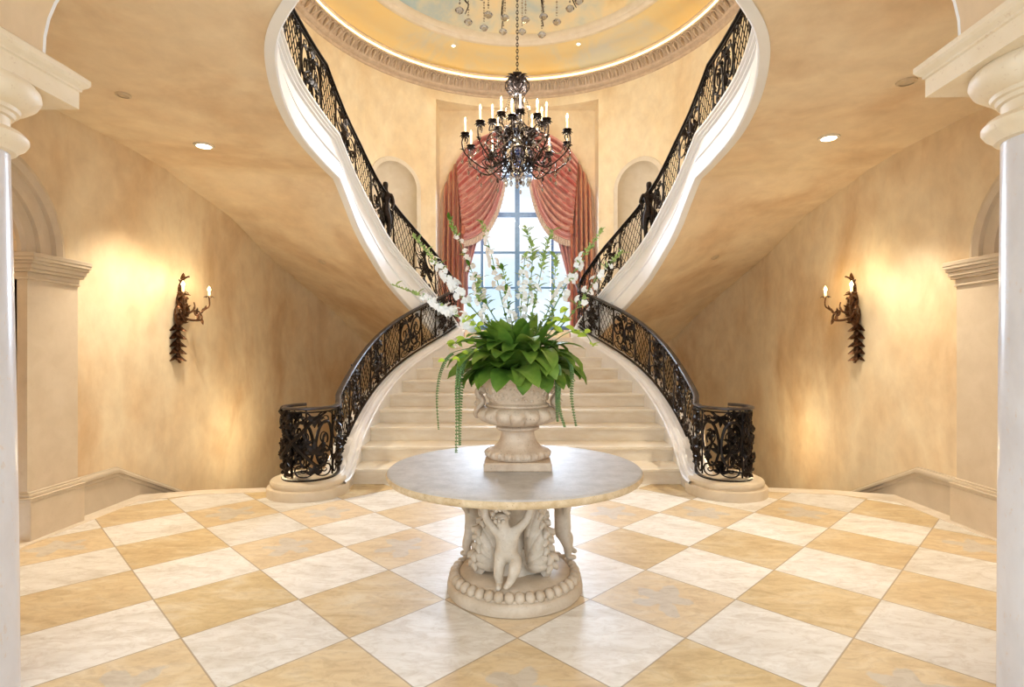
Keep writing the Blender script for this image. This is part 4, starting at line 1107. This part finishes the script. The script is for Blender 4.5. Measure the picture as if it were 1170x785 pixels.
# lime sprigs
def sprig(label, cpx, seed, n=7, sz=.055):
    rs = random.Random(seed); P = [Vector(p) for p in crom([tuple(pix(*c)) for c in cpx], 6)]; o = P[0].copy(); P = [p - o for p in P]
    t = thing('lime_sprig', label, 'plant', tuple(o)); m = MB(); m.tube(P, .0028, 5); m.build('stalk', 'stem', t); l = MB()
    for k in range(n):
        p = P[int((.45 + .55 * k / (n - 1)) * (len(P) - 1))]; a = 2.3 * k; d = Vector((math.cos(a), -.5, math.sin(a) * .8)).normalized()
        l.leaf(p, d, d.orthogonal(), sz * rs.uniform(.7, 1.2), sz * .75, .9, .25, 5, .0012, 0, broad)
    l.build('leaves', 'lime', t, smooth=60)
sprig('lime green sprig reaching left above the left hanging strands', [(560, 402, 3.35), (540, 392, 3.25), (524, 390, 3.2), (514, 396, 3.2)], 1)
sprig('lime green sprig reaching right across the stairs', [(618, 402, 3.35), (645, 382, 3.28), (665, 378, 3.25), (678, 396, 3.25)], 2)
sprig('pale lime leaf stem low beside the left stair stringer', [(568, 405, 3.35), (548, 398, 3.2), (528, 408, 3.15), (508, 412, 3.15)], 3, 5, .04)
sprig('lime green leaves standing left under the white blossoms', [(572, 400, 3.4), (555, 385, 3.3), (545, 372, 3.28), (538, 362, 3.28)], 4, 8, .06)
sprig('bright green leaves standing right at the foot of the spikes', [(612, 400, 3.4), (628, 380, 3.3), (640, 368, 3.28), (648, 352, 3.28)], 5, 8, .06)
# ------------------------------------------------------------------ wall sconces
CANDLES = []; BULBS = []; CRYS = []
def bulb_mesh(): 
    q = MB(); q.lathe([(.001, 0), (.011, .004), (.017, .018), (.015, .034), (.008, .048), (.001, .062)], 12); return q
def sconce(s, nm):
    y0, z0 = 6.16, 1.90; x = s * (WX - .005)
    t = thing('wall_sconce', f'dark bronze leafy two-candle wall sconce glowing on the {nm} plaster wall', 'sconce', (x, y0, z0), 'bronze wall sconces')
    o = 1; MB.mirror = s > 0       # out of the wall
    m = MB()
    m.blob((o * .05, 0, -.02), (.055, .075, .13), n=12, m=8); m.blob((o * .06, 0, .14), (.045, .05, .11), n=10, m=7)
    r = random.Random(4)
    for k in range(26):
        a = r.uniform(0, 2 * PI); z = r.uniform(-.12, .22); m.leaf((o * .06, .05 * math.cos(a), z), (o * r.uniform(.2, .9), math.cos(a), r.uniform(-.6, .9)), (0, -math.sin(a), 1), r.uniform(.08, .13), .05, 1.1, .3, 5, .004)
    m.tube(crom([(o * .05, 0, .18), (o * .06, -.02, .30), (o * .09, .0, .38), (o * .12, .05, .42), (o * .10, .09, .415)], 5), [.02, .019, .018, .016, .016, .015, .014, .013, .013, .012, .012, .012, .011, .011, .010, .01, .009, .008, .008, .007, .006], 7)
    for k in range(5): m.leaf((o * .06, 0, .22 + .04 * k), (o * .4, .5 * (-1) ** k, .8), (1, .2, 0), .09, .05, 1.2, .3, 5, .004)
    m.leaf((o * .05, -.06, .0), (o * .5, -1, .25), (0, .2, 1), .17, .08, 1.0, .3, 6, .006); m.leaf((o * .05, .06, .02), (o * .5, 1, .25), (0, .2, 1), .15, .08, 1.0, .3, 6, .006)
    m.build('body', 'sconce', t, smooth=50)
    m = MB()         # tail of husks
    for k, (z, w) in enumerate(((-.13, .065), (-.22, .075), (-.31, .062), (-.39, .07), (-.47, .05))):
        for j in range(6):
            a = PI * (j / 5) - PI / 2; m.leaf((o * .02, .015 * math.sin(a), z), (o * math.cos(a) * .6, math.sin(a), -.9), (0, -math.cos(a), -.3), .12, w * .95, .5, .35, 5, .005)
        m.blob((o * .03, 0, z - .02), (.03, w * .5, .05), n=8, m=6)
    m.tube(crom([(o * .03, 0, -.45), (o * .03, 0, -.52), (o * .035, .02, -.555), (o * .03, .05, -.56)], 4), [.016] * 6 + [.012] * 4 + [.008] * 3, 6)
    m.build('husk_tail', 'sconce', t, smooth=50)
    for d in (-1, 1):
        a = MB(); end = Vector((o * .24, d * .25, .205))
        c = [(o * .07, d * .02, -.06), (o * .16, d * .09, -.08), (o * .20, d * .17, -.06), (o * .16, d * .19, .02), (o * .14, d * .13, .03), (o * .17, d * .12, -.02), (o * .21, d * .18, .04), (o * .245, d * .245, .10), tuple(end)]
        q = crom(c, 5); a.tube(q, [.014 - .006 * i / len(q) for i in range(len(q))], 7)
        a.tube(crom([(o * .08, d * .03, .0), (o * .15, d * .06, .02), (o * .16, d * .10, .08), (o * .14, d * .12, .13)], 5), [.012] * 10 + [.008] * 6, 6)
        for k in range(7): a.leaf(q[6 + 4 * k], (o * .3, d * .4 * (-1) ** k, .5 * (-1) ** k), (1, .3, .2), .075, .035, 1.0, .3, 5, .004)
        for k in range(7):
            b_ = 2 * PI * k / 7; a.leaf(end + Vector((0, 0, .0)), (math.cos(b_), math.sin(b_), .45), (-math.sin(b_), math.cos(b_), 0), .062, .042, 1.1, .3, 5, .003)
        arm = a.build('arm', 'sconce', t, smooth=50)
        w = MB(); w.lathe([(.001, 0), (.013, 0), (.013, .055), (.001, .057)], 12, tuple(end + Vector((0, 0, .008)))); w.build('candle_sleeve', 'candle', arm)
        bq = bulb_mesh(); bq.v = [tuple(Vector(p) + end + Vector((0, 0, .066))) for p in bq.v]; bq.build('bulb', 'bulb', arm)
        BULBS.append((x - s * (end.x + .05), y0 + end.y, z0 + end.z + .11))
    MB.mirror = False
sconce(-1, 'left'); sconce(1, 'right')

# ------------------------------------------------------------------ iron chandelier
CHX, CHY = 0.0, YC
ch = thing('candle_chandelier', 'large black iron chandelier with lit candles and crystal drops before the window', 'chandelier', (CHX, CHY, 0))
m = MB()
zz = 9.25; k = 0
while zz > 5.86:
    pts = [(math.cos(a) * .016 * (1 if k % 2 else 0), math.cos(a) * .016 * (0 if k % 2 else 1), zz + math.sin(a) * .034) for a in [2 * PI * j / 10 for j in range(10)]]
    m.tube(pts, .0065, 5, closed=True); zz -= .052; k += 1
m.build('chain', 'chand', ch)
m = MB(); m.lathe([(.02, 5.86), (.03, 5.84), (.03, 5.80), (.05, 5.76), (.07, 5.70), (.05, 5.64), (.03, 5.6)], 20)
for k in range(10):
    a = 2 * PI * k / 10; d = Vector((math.cos(a), math.sin(a), 0))
    for zz in (5.66, 5.76, 5.84): m.leaf(d * .06 + Vector((0, 0, zz)), d + Vector((0, 0, .9)), Vector((-d.y, d.x, 0)), .15, .07, 1.2, .3, 5, .006)
    pts = [d * r + Vector((0, 0, z)) for r, z in crom([(.04, 5.60), (.14, 5.62), (.19, 5.70), (.17, 5.80), (.11, 5.82), (.10, 5.76), (.14, 5.73)], 4)]; m.tube(pts, .009, 5)
    m.leaf(d * .05 + Vector((0, 0, 5.74)), d + Vector((0, 0, 1.6)), Vector((-d.y, d.x, 0)), .16, .07, .9, .3, 6, .006)
m.build('crown', 'chand', ch, smooth=50)
m = MB(); m.lathe([(.012, 5.62), (.012, 5.35), (.03, 5.33), (.045, 5.28), (.03, 5.22), (.02, 5.15), (.06, 5.10), (.10, 5.02), (.085, 4.94), (.05, 4.90), (.05, 4.86), (.10, 4.80), (.15, 4.70), (.17, 4.60), (.13, 4.50), (.07, 4.44), (.05, 4.40), (.09, 4.36), (.10, 4.31), (.06, 4.26), (.02, 4.22), (.03, 4.19), (.001, 4.15)], 28, fn=lambda a, r, z: 1 + .06 * math.cos(8 * a)); m.build('stem', 'bluecrystal', ch)
m = MB()
for k in range(10):      # cage of scrolls round the stem
    a = 2 * PI * k / 10; d = Vector((math.cos(a), math.sin(a), 0))
    q = [d * r + Vector((0, 0, z)) for r, z in crom([(.05, 5.55), (.10, 5.40), (.06, 5.20), (.16, 5.06), (.25, 4.90), (.20, 4.74), (.24, 4.56), (.16, 4.40), (.06, 4.34)], 5)]; m.tube(q, .010, 5)
    q = [d * r + Vector((0, 0, z)) for r, z in crom([(.20, 4.74), (.30, 4.80), (.36, 4.72), (.32, 4.64), (.27, 4.68)], 4)]; m.tube(q, .009, 5)
    q = [d * r + Vector((0, 0, z)) for r, z in crom([(.16, 4.40), (.28, 4.38), (.33, 4.46), (.28, 4.52), (.24, 4.47)], 4)]; m.tube(q, .009, 5)
    for j in range(4): m.leaf(d * (.14 + .03 * j) + Vector((0, 0, 5.0 - .17 * j)), d + Vector((0, 0, .6)), Vector((-d.y, d.x, 0)), .12, .06, 1.2, .3, 5, .005)
for k in range(10):
    a = 2 * PI * (k + .86) / 10; d = Vector((math.cos(a), math.sin(a), 0))
    q = [d * r + Vector((0, 0, z)) for r, z in crom([(.16, 4.78), (.34, 4.92), (.50, 4.84), (.56, 4.68), (.48, 4.56), (.40, 4.62), (.43, 4.71), (.48, 4.68)], 5)]; m.tube(q, .0095, 5)
    q = [d * r + Vector((0, 0, z)) for r, z in crom([(.14, 4.62), (.30, 4.46), (.46, 4.44), (.52, 4.52), (.46, 4.58), (.42, 4.53)], 5)]; m.tube(q, .0095, 5)
    for j in range(5): m.leaf(d * (.24 + .06 * j) + Vector((0, 0, 4.86 - .06 * j)), d * .6 + Vector((0, 0, 1 if j % 2 else -1)), Vector((-d.y, d.x, 0)), .12, .055, 1.2, .3, 5, .005)
for z, r in ((4.66, .24), (4.40, .17), (5.06, .16)): m.tube([(r * math.cos(2 * PI * j / 40), r * math.sin(2 * PI * j / 40), z) for j in range(40)], .010, 5, closed=True)
m.build('scroll_cage', 'chand', ch, smooth=50)
cup = MB(); cup.lathe([(.001, -.01), (.02, -.012), (.03, 0), (.055, .012), (.072, .03), (.068, .034), (.03, .026), (.022, .03), (.022, .05), (.001, .05)], 14)
for j in range(8):
    a = 2 * PI * j / 8; cup.leaf((.02 * math.cos(a), .02 * math.sin(a), -.02), (math.cos(a), math.sin(a), .5), (-math.sin(a), math.cos(a), 0), .075, .05, 1.0, .3, 4, .004)
cand = MB(); cand.lathe([(.015, .04), (.015, .20), (.010, .206), (.001, .207)], 10)
flame = MB(); flame.lathe([(.001, .205), (.011, .212), (.016, .229), (.012, .252), (.001, .282)], 8)
proto = {}
def drop_mesh(r=.022, ball=False):
    q = MB()
    if ball: q.lathe([(.001, -r), (r * .7, -r * .72), (r, 0), (r * .7, r * .72), (.001, r)], 10)
    else: q.lathe([(.001, -r * 2.2), (r * .8, -r * 1.0), (r, -.2 * r), (r * .5, r * .9), (.001, r * 1.6)], 8)
    return q
def arm(ang, r0, z0, r1, zc, sag, n_lv):
    d = Vector((math.cos(ang), math.sin(ang), 0))
    pr = [(r0, z0), (r0 + (r1 - r0) * .25, z0 - sag * .55), (r0 + (r1 - r0) * .55, z0 - sag), (r1 - .02, zc - (zc - z0 + sag) * .62), (r1 + .05, zc - .14), (r1 + .02, zc - .03), (r1 - .04, zc - .06), (r1 - .02, zc - .13)]
    q = [d * r + Vector((0, 0, z)) for r, z in crom(pr, 5)]; m = MB(); m.tube(q, [.014 - .005 * i / len(q) for i in range(len(q))], 6)
    q2 = [d * r + Vector((0, 0, z)) for r, z in crom([(r0 + (r1 - r0) * .5, z0 - sag * .98), (r0 + (r1 - r0) * .62, z0 - sag * .5), (r0 + (r1 - r0) * .52, z0 - sag * .25), (r0 + (r1 - r0) * .44, z0 - sag * .5)], 5)]; m.tube(q2, .009, 5)
    for i in range(n_lv): m.leaf(q[4 + 4 * i], d * .4 + Vector((0, 0, 1 if i % 2 else -1)), Vector((-d.y, d.x, 0)), .10, .05, 1.2, .3, 5, .005)
    a = m.build('arm', 'chand', ch, smooth=50)
    p = d * r1 + Vector((0, 0, zc))
    m2 = MB(); m2.tube([p + Vector((0, 0, -.10)), p], .012, 6); a2 = m2.build('socket', 'chand', a)
    for nm, mb, mt in (('candle_cup', cup, 'chand'), ('candle', cand, 'candle'), ('flame', flame, 'bulb')):
        if nm not in proto:
            proto[nm] = mb.build(nm, mt, a, smooth=50); proto[nm].location = p
        else: copy_part(proto[nm], a, p)
    CANDLES.append((CHX + p.x, CHY + p.y, p.z + .33))
    for i, (f, L) in enumerate(((.35, .16), (.55, .20), (.75, .15))):
        pt = q[int(f * (len(q) - 1))]; s = MB()
        for j in range(int(L / .035)): s.blob(pt - Vector((0, 0, .03 + .035 * j)), .009, n=5, m=3)
        e = pt - Vector((0, 0, L + .04)); dq = drop_mesh(.024); s.add([Vector(v) + e for v in dq.v], dq.f); s.build('crystal_drop', 'crystal', a, smooth=None)
for k in range(10): arm(2 * PI * (k + .36) / 10, .14, 4.56, .84, 4.86, .20, 4)
for k in range(8): arm(2 * PI * (k + .15) / 8, .12, 5.02, .40, 5.13, .10, 2)
for k in range(10):      # swags of crystal beads
    m = MB(); a0, a1 = 2 * PI * (k + .36) / 10, 2 * PI * (k + 1.36) / 10
    for j in range(18):
        f = j / 18; a = a0 + (a1 - a0) * f; z = 4.62 - .16 * math.sin(PI * f); m.blob((.78 * math.cos(a), .78 * math.sin(a), z), .013, n=5, m=3)
    m.build('bead_swag', 'crystal', ch, smooth=None)
for k in range(12):
    a = 2 * PI * k / 12; m = MB()
    for j in range(16):
        f = j / 15; r = .10 + .10 * f + .05 * math.sin(PI * f); m.blob((r * math.cos(a), r * math.sin(a), 5.60 - .52 * f), .011, n=5, m=3)
    m.build('bead_swag', 'crystal', ch, smooth=None)
dp = drop_mesh(.03); first = None
for k in range(12):
    a = 2 * PI * k / 12; p = Vector((.20 * math.cos(a), .20 * math.sin(a), 4.22 - .03 * (k % 2)))
    if first is None: first = dp.build('crystal_drop', 'crystal', ch, smooth=None); first.location = p
    else: copy_part(first, ch, p)

# ------------------------------------------------------------------ crystal chandelier in the nearer part of the well
KY = 4.6
cr = thing('crystal_chandelier', 'crystal chandelier with glass ball drops cut off by the upper picture edge', 'chandelier', (0, KY, 0), None)
m = MB()
for r, z in ((.53, 4.86), (.30, 5.0), (.34, 5.5)): m.tube([(r * math.cos(2 * PI * j / 60), r * math.sin(2 * PI * j / 60), z) for j in range(60)], .011, 6, closed=True)
for k in range(9):
    a = 2 * PI * (k + .2) / 9; d = Vector((math.cos(a), math.sin(a), 0)); q = [d * r + Vector((0, 0, z)) for r, z in crom([(.04, 5.3), (.12, 5.05), (.30, 4.98), (.46, 4.84), (.60, 4.92), (.62, 5.05), (.55, 5.08)], 5)]; m.tube(q, .010, 5)
    q = [d * r + Vector((0, 0, z)) for r, z in crom([(.53, 4.86), (.34, 5.5), (.08, 6.0), (.02, 6.05)], 6)]; m.tube(q, .008, 5)
m.lathe([(.012, 7.40), (.012, 6.2), (.04, 6.1), (.06, 6.0), (.03, 5.9), (.03, 5.5), (.06, 5.4), (.08, 5.25), (.04, 5.1), (.03, 4.98), (.001, 4.95)], 18)
m.lathe([(.001, 7.405), (.09, 7.405), (.08, 7.36), (.03, 7.33), (.012, 7.33)], 20)
m.build('frame', 'chand', cr, smooth=50)
def pendant(a, r, ztop, zbot, rad):
    x, y = r * math.cos(a), r * math.sin(a)
    q = MB(); L = ztop - zbot; n = max(2, int(L / .026))
    for j in range(n): q.blob((x, y, ztop - .01 - (L - 1.2 * rad) * j / n), .0065 if j % 2 else .010, n=6, m=4)
    dq = drop_mesh(rad, False); dq.v = [(a_ * 1.2, b_ * 1.2, c_ * .55) for a_, b_, c_ in dq.v]; q.add([Vector(v) + Vector((x, y, zbot)) for v in dq.v], dq.f); q.build('pendant', 'crystal', cr, smooth=None)
rr = random.Random(9)
for k in range(18): pendant(2 * PI * (k + .25) / 18, .53 + rr.uniform(-.02, .02), 4.86, 4.475 + rr.uniform(-.04, .05), .034)
for k in range(10): pendant(2 * PI * (k + .1) / 10, .30, 5.0, 4.47 + rr.uniform(-.05, .05), .034)
for k in range(9):
    a = 2 * PI * (k + .62) / 9; d = Vector((math.cos(a), math.sin(a), 0)); m = MB()
    m.tube([d * r + Vector((0, 0, z)) for r, z in crom([(.50, 4.84), (.54, 4.74), (.58, 4.66), (.54, 4.60), (.58, 4.53)], 5)], [.012 - .008 * i / 20 for i in range(21)], 5); m.build('scroll_hook', 'chand', cr)
for k in range(9):
    a = 2 * PI * (k + .2) / 9; p = Vector((.55 * math.cos(a), .55 * math.sin(a), 5.06))
    for nm in ('candle_cup', 'candle', 'flame'): copy_part(proto[nm], cr, p, None, .7)
    CRYS.append((p.x, KY + p.y, p.z + .32))

# ------------------------------------------------------------------ curtains
YCU = 12.50; PK = YCU / F
def cw(px, py): return ((px - CX) * PK, EYE + (CY - py) * PK)
for s, nm in ((-1, 'left'), (1, 'right')):
    cu = thing('curtain', f'red and gold swagged curtain drawn to the {nm} side of the arched window', 'curtain', (0, 0, 0), 'window curtains')
    def W(px, py, y): X, Z = cw(px, py); return (-s * X * -1 if False else (s * -X), y, Z)
    # px below are for the left curtain; s mirrors it
    def add_surface(name, fn, nu, nv, mat, thick=.012):
        q = MB(); uv = []; grid = []
        for i in range(nu + 1):
            row = []
            for j in range(nv + 1):
                row.append(fn(i / nu, j / nv)); uv.append((i / nu, j / nv))
            grid.append(row)
        q.loft(grid, False); o = q.build(name, mat, cu, smooth=80, uvs=uv)
        md = o.modifiers.new('Solid', 'SOLIDIFY'); md.thickness = thick
        return o
    def bez(a, b, c, t): return tuple((1 - t) ** 2 * p + 2 * t * (1 - t) * q + t * t * r for p, q, r in zip(a, b, c))
    def swag(u, v):        # u across the folds (top -> lower edge), v along a fold
        A = (580 - 7 * u, 151 + 55 * u); B = (522 + 7 * u, 185 + 83 * u)
        C = (543 + 16 * u, 152 + 114 * u)
        px, py = bez(A, C, B, v); f = math.sin(2 * PI * 12 * u) * .075 * (.35 + .65 * math.sin(PI * min(1, .15 + v * .8)))
        return W(px, py, YCU - .10 - .10 * math.sin(PI * u) - f)
    add_surface('swag', swag, 150, 26, 'swag')
    def edge(u, v):        # pale inner border of the swag
        A = (573 + 3 * u, 206 + 3 * u); B = (529, 268 + 8 * u); C = (559 + 5 * u, 266 + 7 * u); px, py = bez(A, C, B, v)
        return W(px, py, YCU - .09 - .03 * math.sin(9 * u))
    add_surface('swag_border', edge, 8, 26, 'tail')
    def frn(u, v):
        A = (576 + 2 * u, 209 + 3 * u); B = (529, 276 + 7 * u); C = (564 + 3 * u, 273 + 8 * u); px, py = bez(A, C, B, v)
        return W(px, py, YCU - .10 - .012 * math.sin(v * 160))
    add_surface('fringe', frn, 4, 120, 'fringe', .02)
    def jab(u, v):
        px = 507 + 24 * u - 3 * v * (1 - u); t = min(1, max(-1, (px - 591) * .0202 / 1.72)); top = 400 - (archtop(min(1.70, abs(t * 1.72)), 1.72, WS) - EYE) / .0202
        py = top + (385 - top) * v
        return W(px, py, YCU - .06 - .09 * math.sin(2 * PI * 4.5 * u + .6 * v) * (.4 + .6 * min(1, v * 3)))
    add_surface('jabot', jab, 72, 20, 'jabot')
    def tail(u, v):
        px = 526 + (24 - 16 * min(1, v * 1.5)) * u; py = 255 + 90 * v
        return W(px, py, YCU + .02 - .05 * math.sin(2 * PI * 4 * u))
    add_surface('tail', tail, 48, 12, 'tail')
    q = MB()
    for k in range(3):
        px, py = (530, 262 + 3 * k); a = W(px, py, YCU - .22); q.blob(a, (.05, .04, .045), n=10, m=6)
    q.build('tieback_rosette', 'jabot', cu, smooth=60)
# ------------------------------------------------------------------ light
def point(loc, e, col=(1, .78, .50), r=.03, name='lamp_light'):
    l = bpy.data.lights.new(name, 'POINT'); l.energy = e; l.color = col; l.shadow_soft_size = r
    o = bpy.data.objects.new(name, l); COL.objects.link(o); o.location = loc; return o
# lamp strip lying in the cornice trough
m = MB(); m.tube([(3.61 * math.cos(2 * PI * k / 96), YC + 3.61 * math.sin(2 * PI * k / 96), 7.63) for k in range(96)], .02, 6, closed=True)
tag(m.build('cove_lamp_strip', glow('warm cove lamp', (1.0, .74, .32), 4.2)), 'warm lamp strip lying in the trough behind the carved round cornice', 'lamp')
# fill spots added behind the viewpoint, without fixtures, to brighten the hall
for x in (-1.6, 0, 1.6):
    for y in (-2.6, -.2):
        l = bpy.data.lights.new('foyer_downlight', 'SPOT'); l.energy = 70; l.color = (.98, .97, .95); l.spot_size = 2.4; l.spot_blend = .8; l.shadow_soft_size = .15
        o = bpy.data.objects.new('foyer_downlight', l); COL.objects.link(o); o.location = (x, y, 3.55)
for p in CANDLES: point(p, 13.5, (1, .94, .86), .03, 'candle_light')
for p in CRYS: point(p, 9, (1, .93, .84), .03, 'candle_light')
for p in BULBS: point(p, 5.5, (1, .78, .48), .03, 'sconce_light')
for s in (-1, 1): point((s * 3.1, 7.3, .35), 22, (1, .74, .42), .06, 'stairwell_lamp')
for s in (-1, 1): point((s * 5.1, 3.9, 2.9), 35, (1, .86, .66), .1, 'side_hall_lamp')  # unseen points added to brighten the dark side halls

sn = bpy.data.lights.new('hazy_sun', 'SUN'); sn.energy = 21; sn.angle = R_(48); sn.color = (.70, .83, 1.0)
so = bpy.data.objects.new('hazy_sun', sn); COL.objects.link(so); so.rotation_euler = (R_(-(90 - 22)), 0, 0)
w = bpy.data.worlds.new('sky'); sc.world = w; w.use_nodes = True
nt = w.node_tree; bg = nt.nodes['Background']; N = nt.nodes.new; Lk = nt.links.new
tc = N('ShaderNodeTexCoord'); ns = N('ShaderNodeTexNoise'); ns.inputs['Scale'].default_value = 3.2; ns.inputs['Detail'].default_value = 7; ns.inputs['Roughness'].default_value = .6
mp = N('ShaderNodeMapping'); mp.inputs['Scale'].default_value = (1, 1, 2.2)
Lk(tc.outputs['Generated'], mp.inputs[0]); Lk(mp.outputs[0], ns.inputs['Vector'])
rp = N('ShaderNodeValToRGB'); Lk(ns.outputs['Fac'], rp.inputs[0])
rp.color_ramp.elements[0].position = .40; rp.color_ramp.elements[0].color = (.62, .80, 1.0, 1)
rp.color_ramp.elements[1].position = .62; rp.color_ramp.elements[1].color = (.93, .97, 1.0, 1)
Lk(rp.outputs[0], bg.inputs['Color'])
# sky strength is raised behind the camera, added as cool frontal fill
sx = N('ShaderNodeSeparateXYZ'); Lk(tc.outputs['Generated'], sx.inputs[0])
mr = N('ShaderNodeMapRange'); mr.inputs['From Min'].default_value = -1; mr.inputs['From Max'].default_value = .2; mr.inputs['To Min'].default_value = 2.6; mr.inputs['To Max'].default_value = 1.15
Lk(sx.outputs[1], mr.inputs['Value']); Lk(mr.outputs[0], bg.inputs['Strength'])

cam = bpy.data.cameras.new('camera'); co = bpy.data.objects.new('camera', cam); COL.objects.link(co)
co.location = (0, 0, EYE); co.rotation_euler = (PI / 2, 0, 0)
cam.sensor_width = 36; cam.lens = F / 1170 * 36; cam.shift_x = -(CX - 585) / 1170; cam.shift_y = (CY - 392.5) / 1170; cam.clip_start = .02; cam.clip_end = 200
sc.camera = co
vs = sc.view_settings; vs.view_transform = 'Standard'; vs.look = 'None'; vs.gamma = 1; vs.exposure = .16; vs.use_curve_mapping = False
try:
    sc.cycles.use_denoising = True; sc.cycles.max_bounces = 10; sc.cycles.diffuse_bounces = 5; sc.cycles.glossy_bounces = 4; sc.cycles.transparent_max_bounces = 24; sc.cycles.transmission_bounces = 6
    sc.cycles.sample_clamp_indirect = 6.0; sc.cycles.caustics_reflective = False; sc.cycles.caustics_refractive = False
except Exception: pass
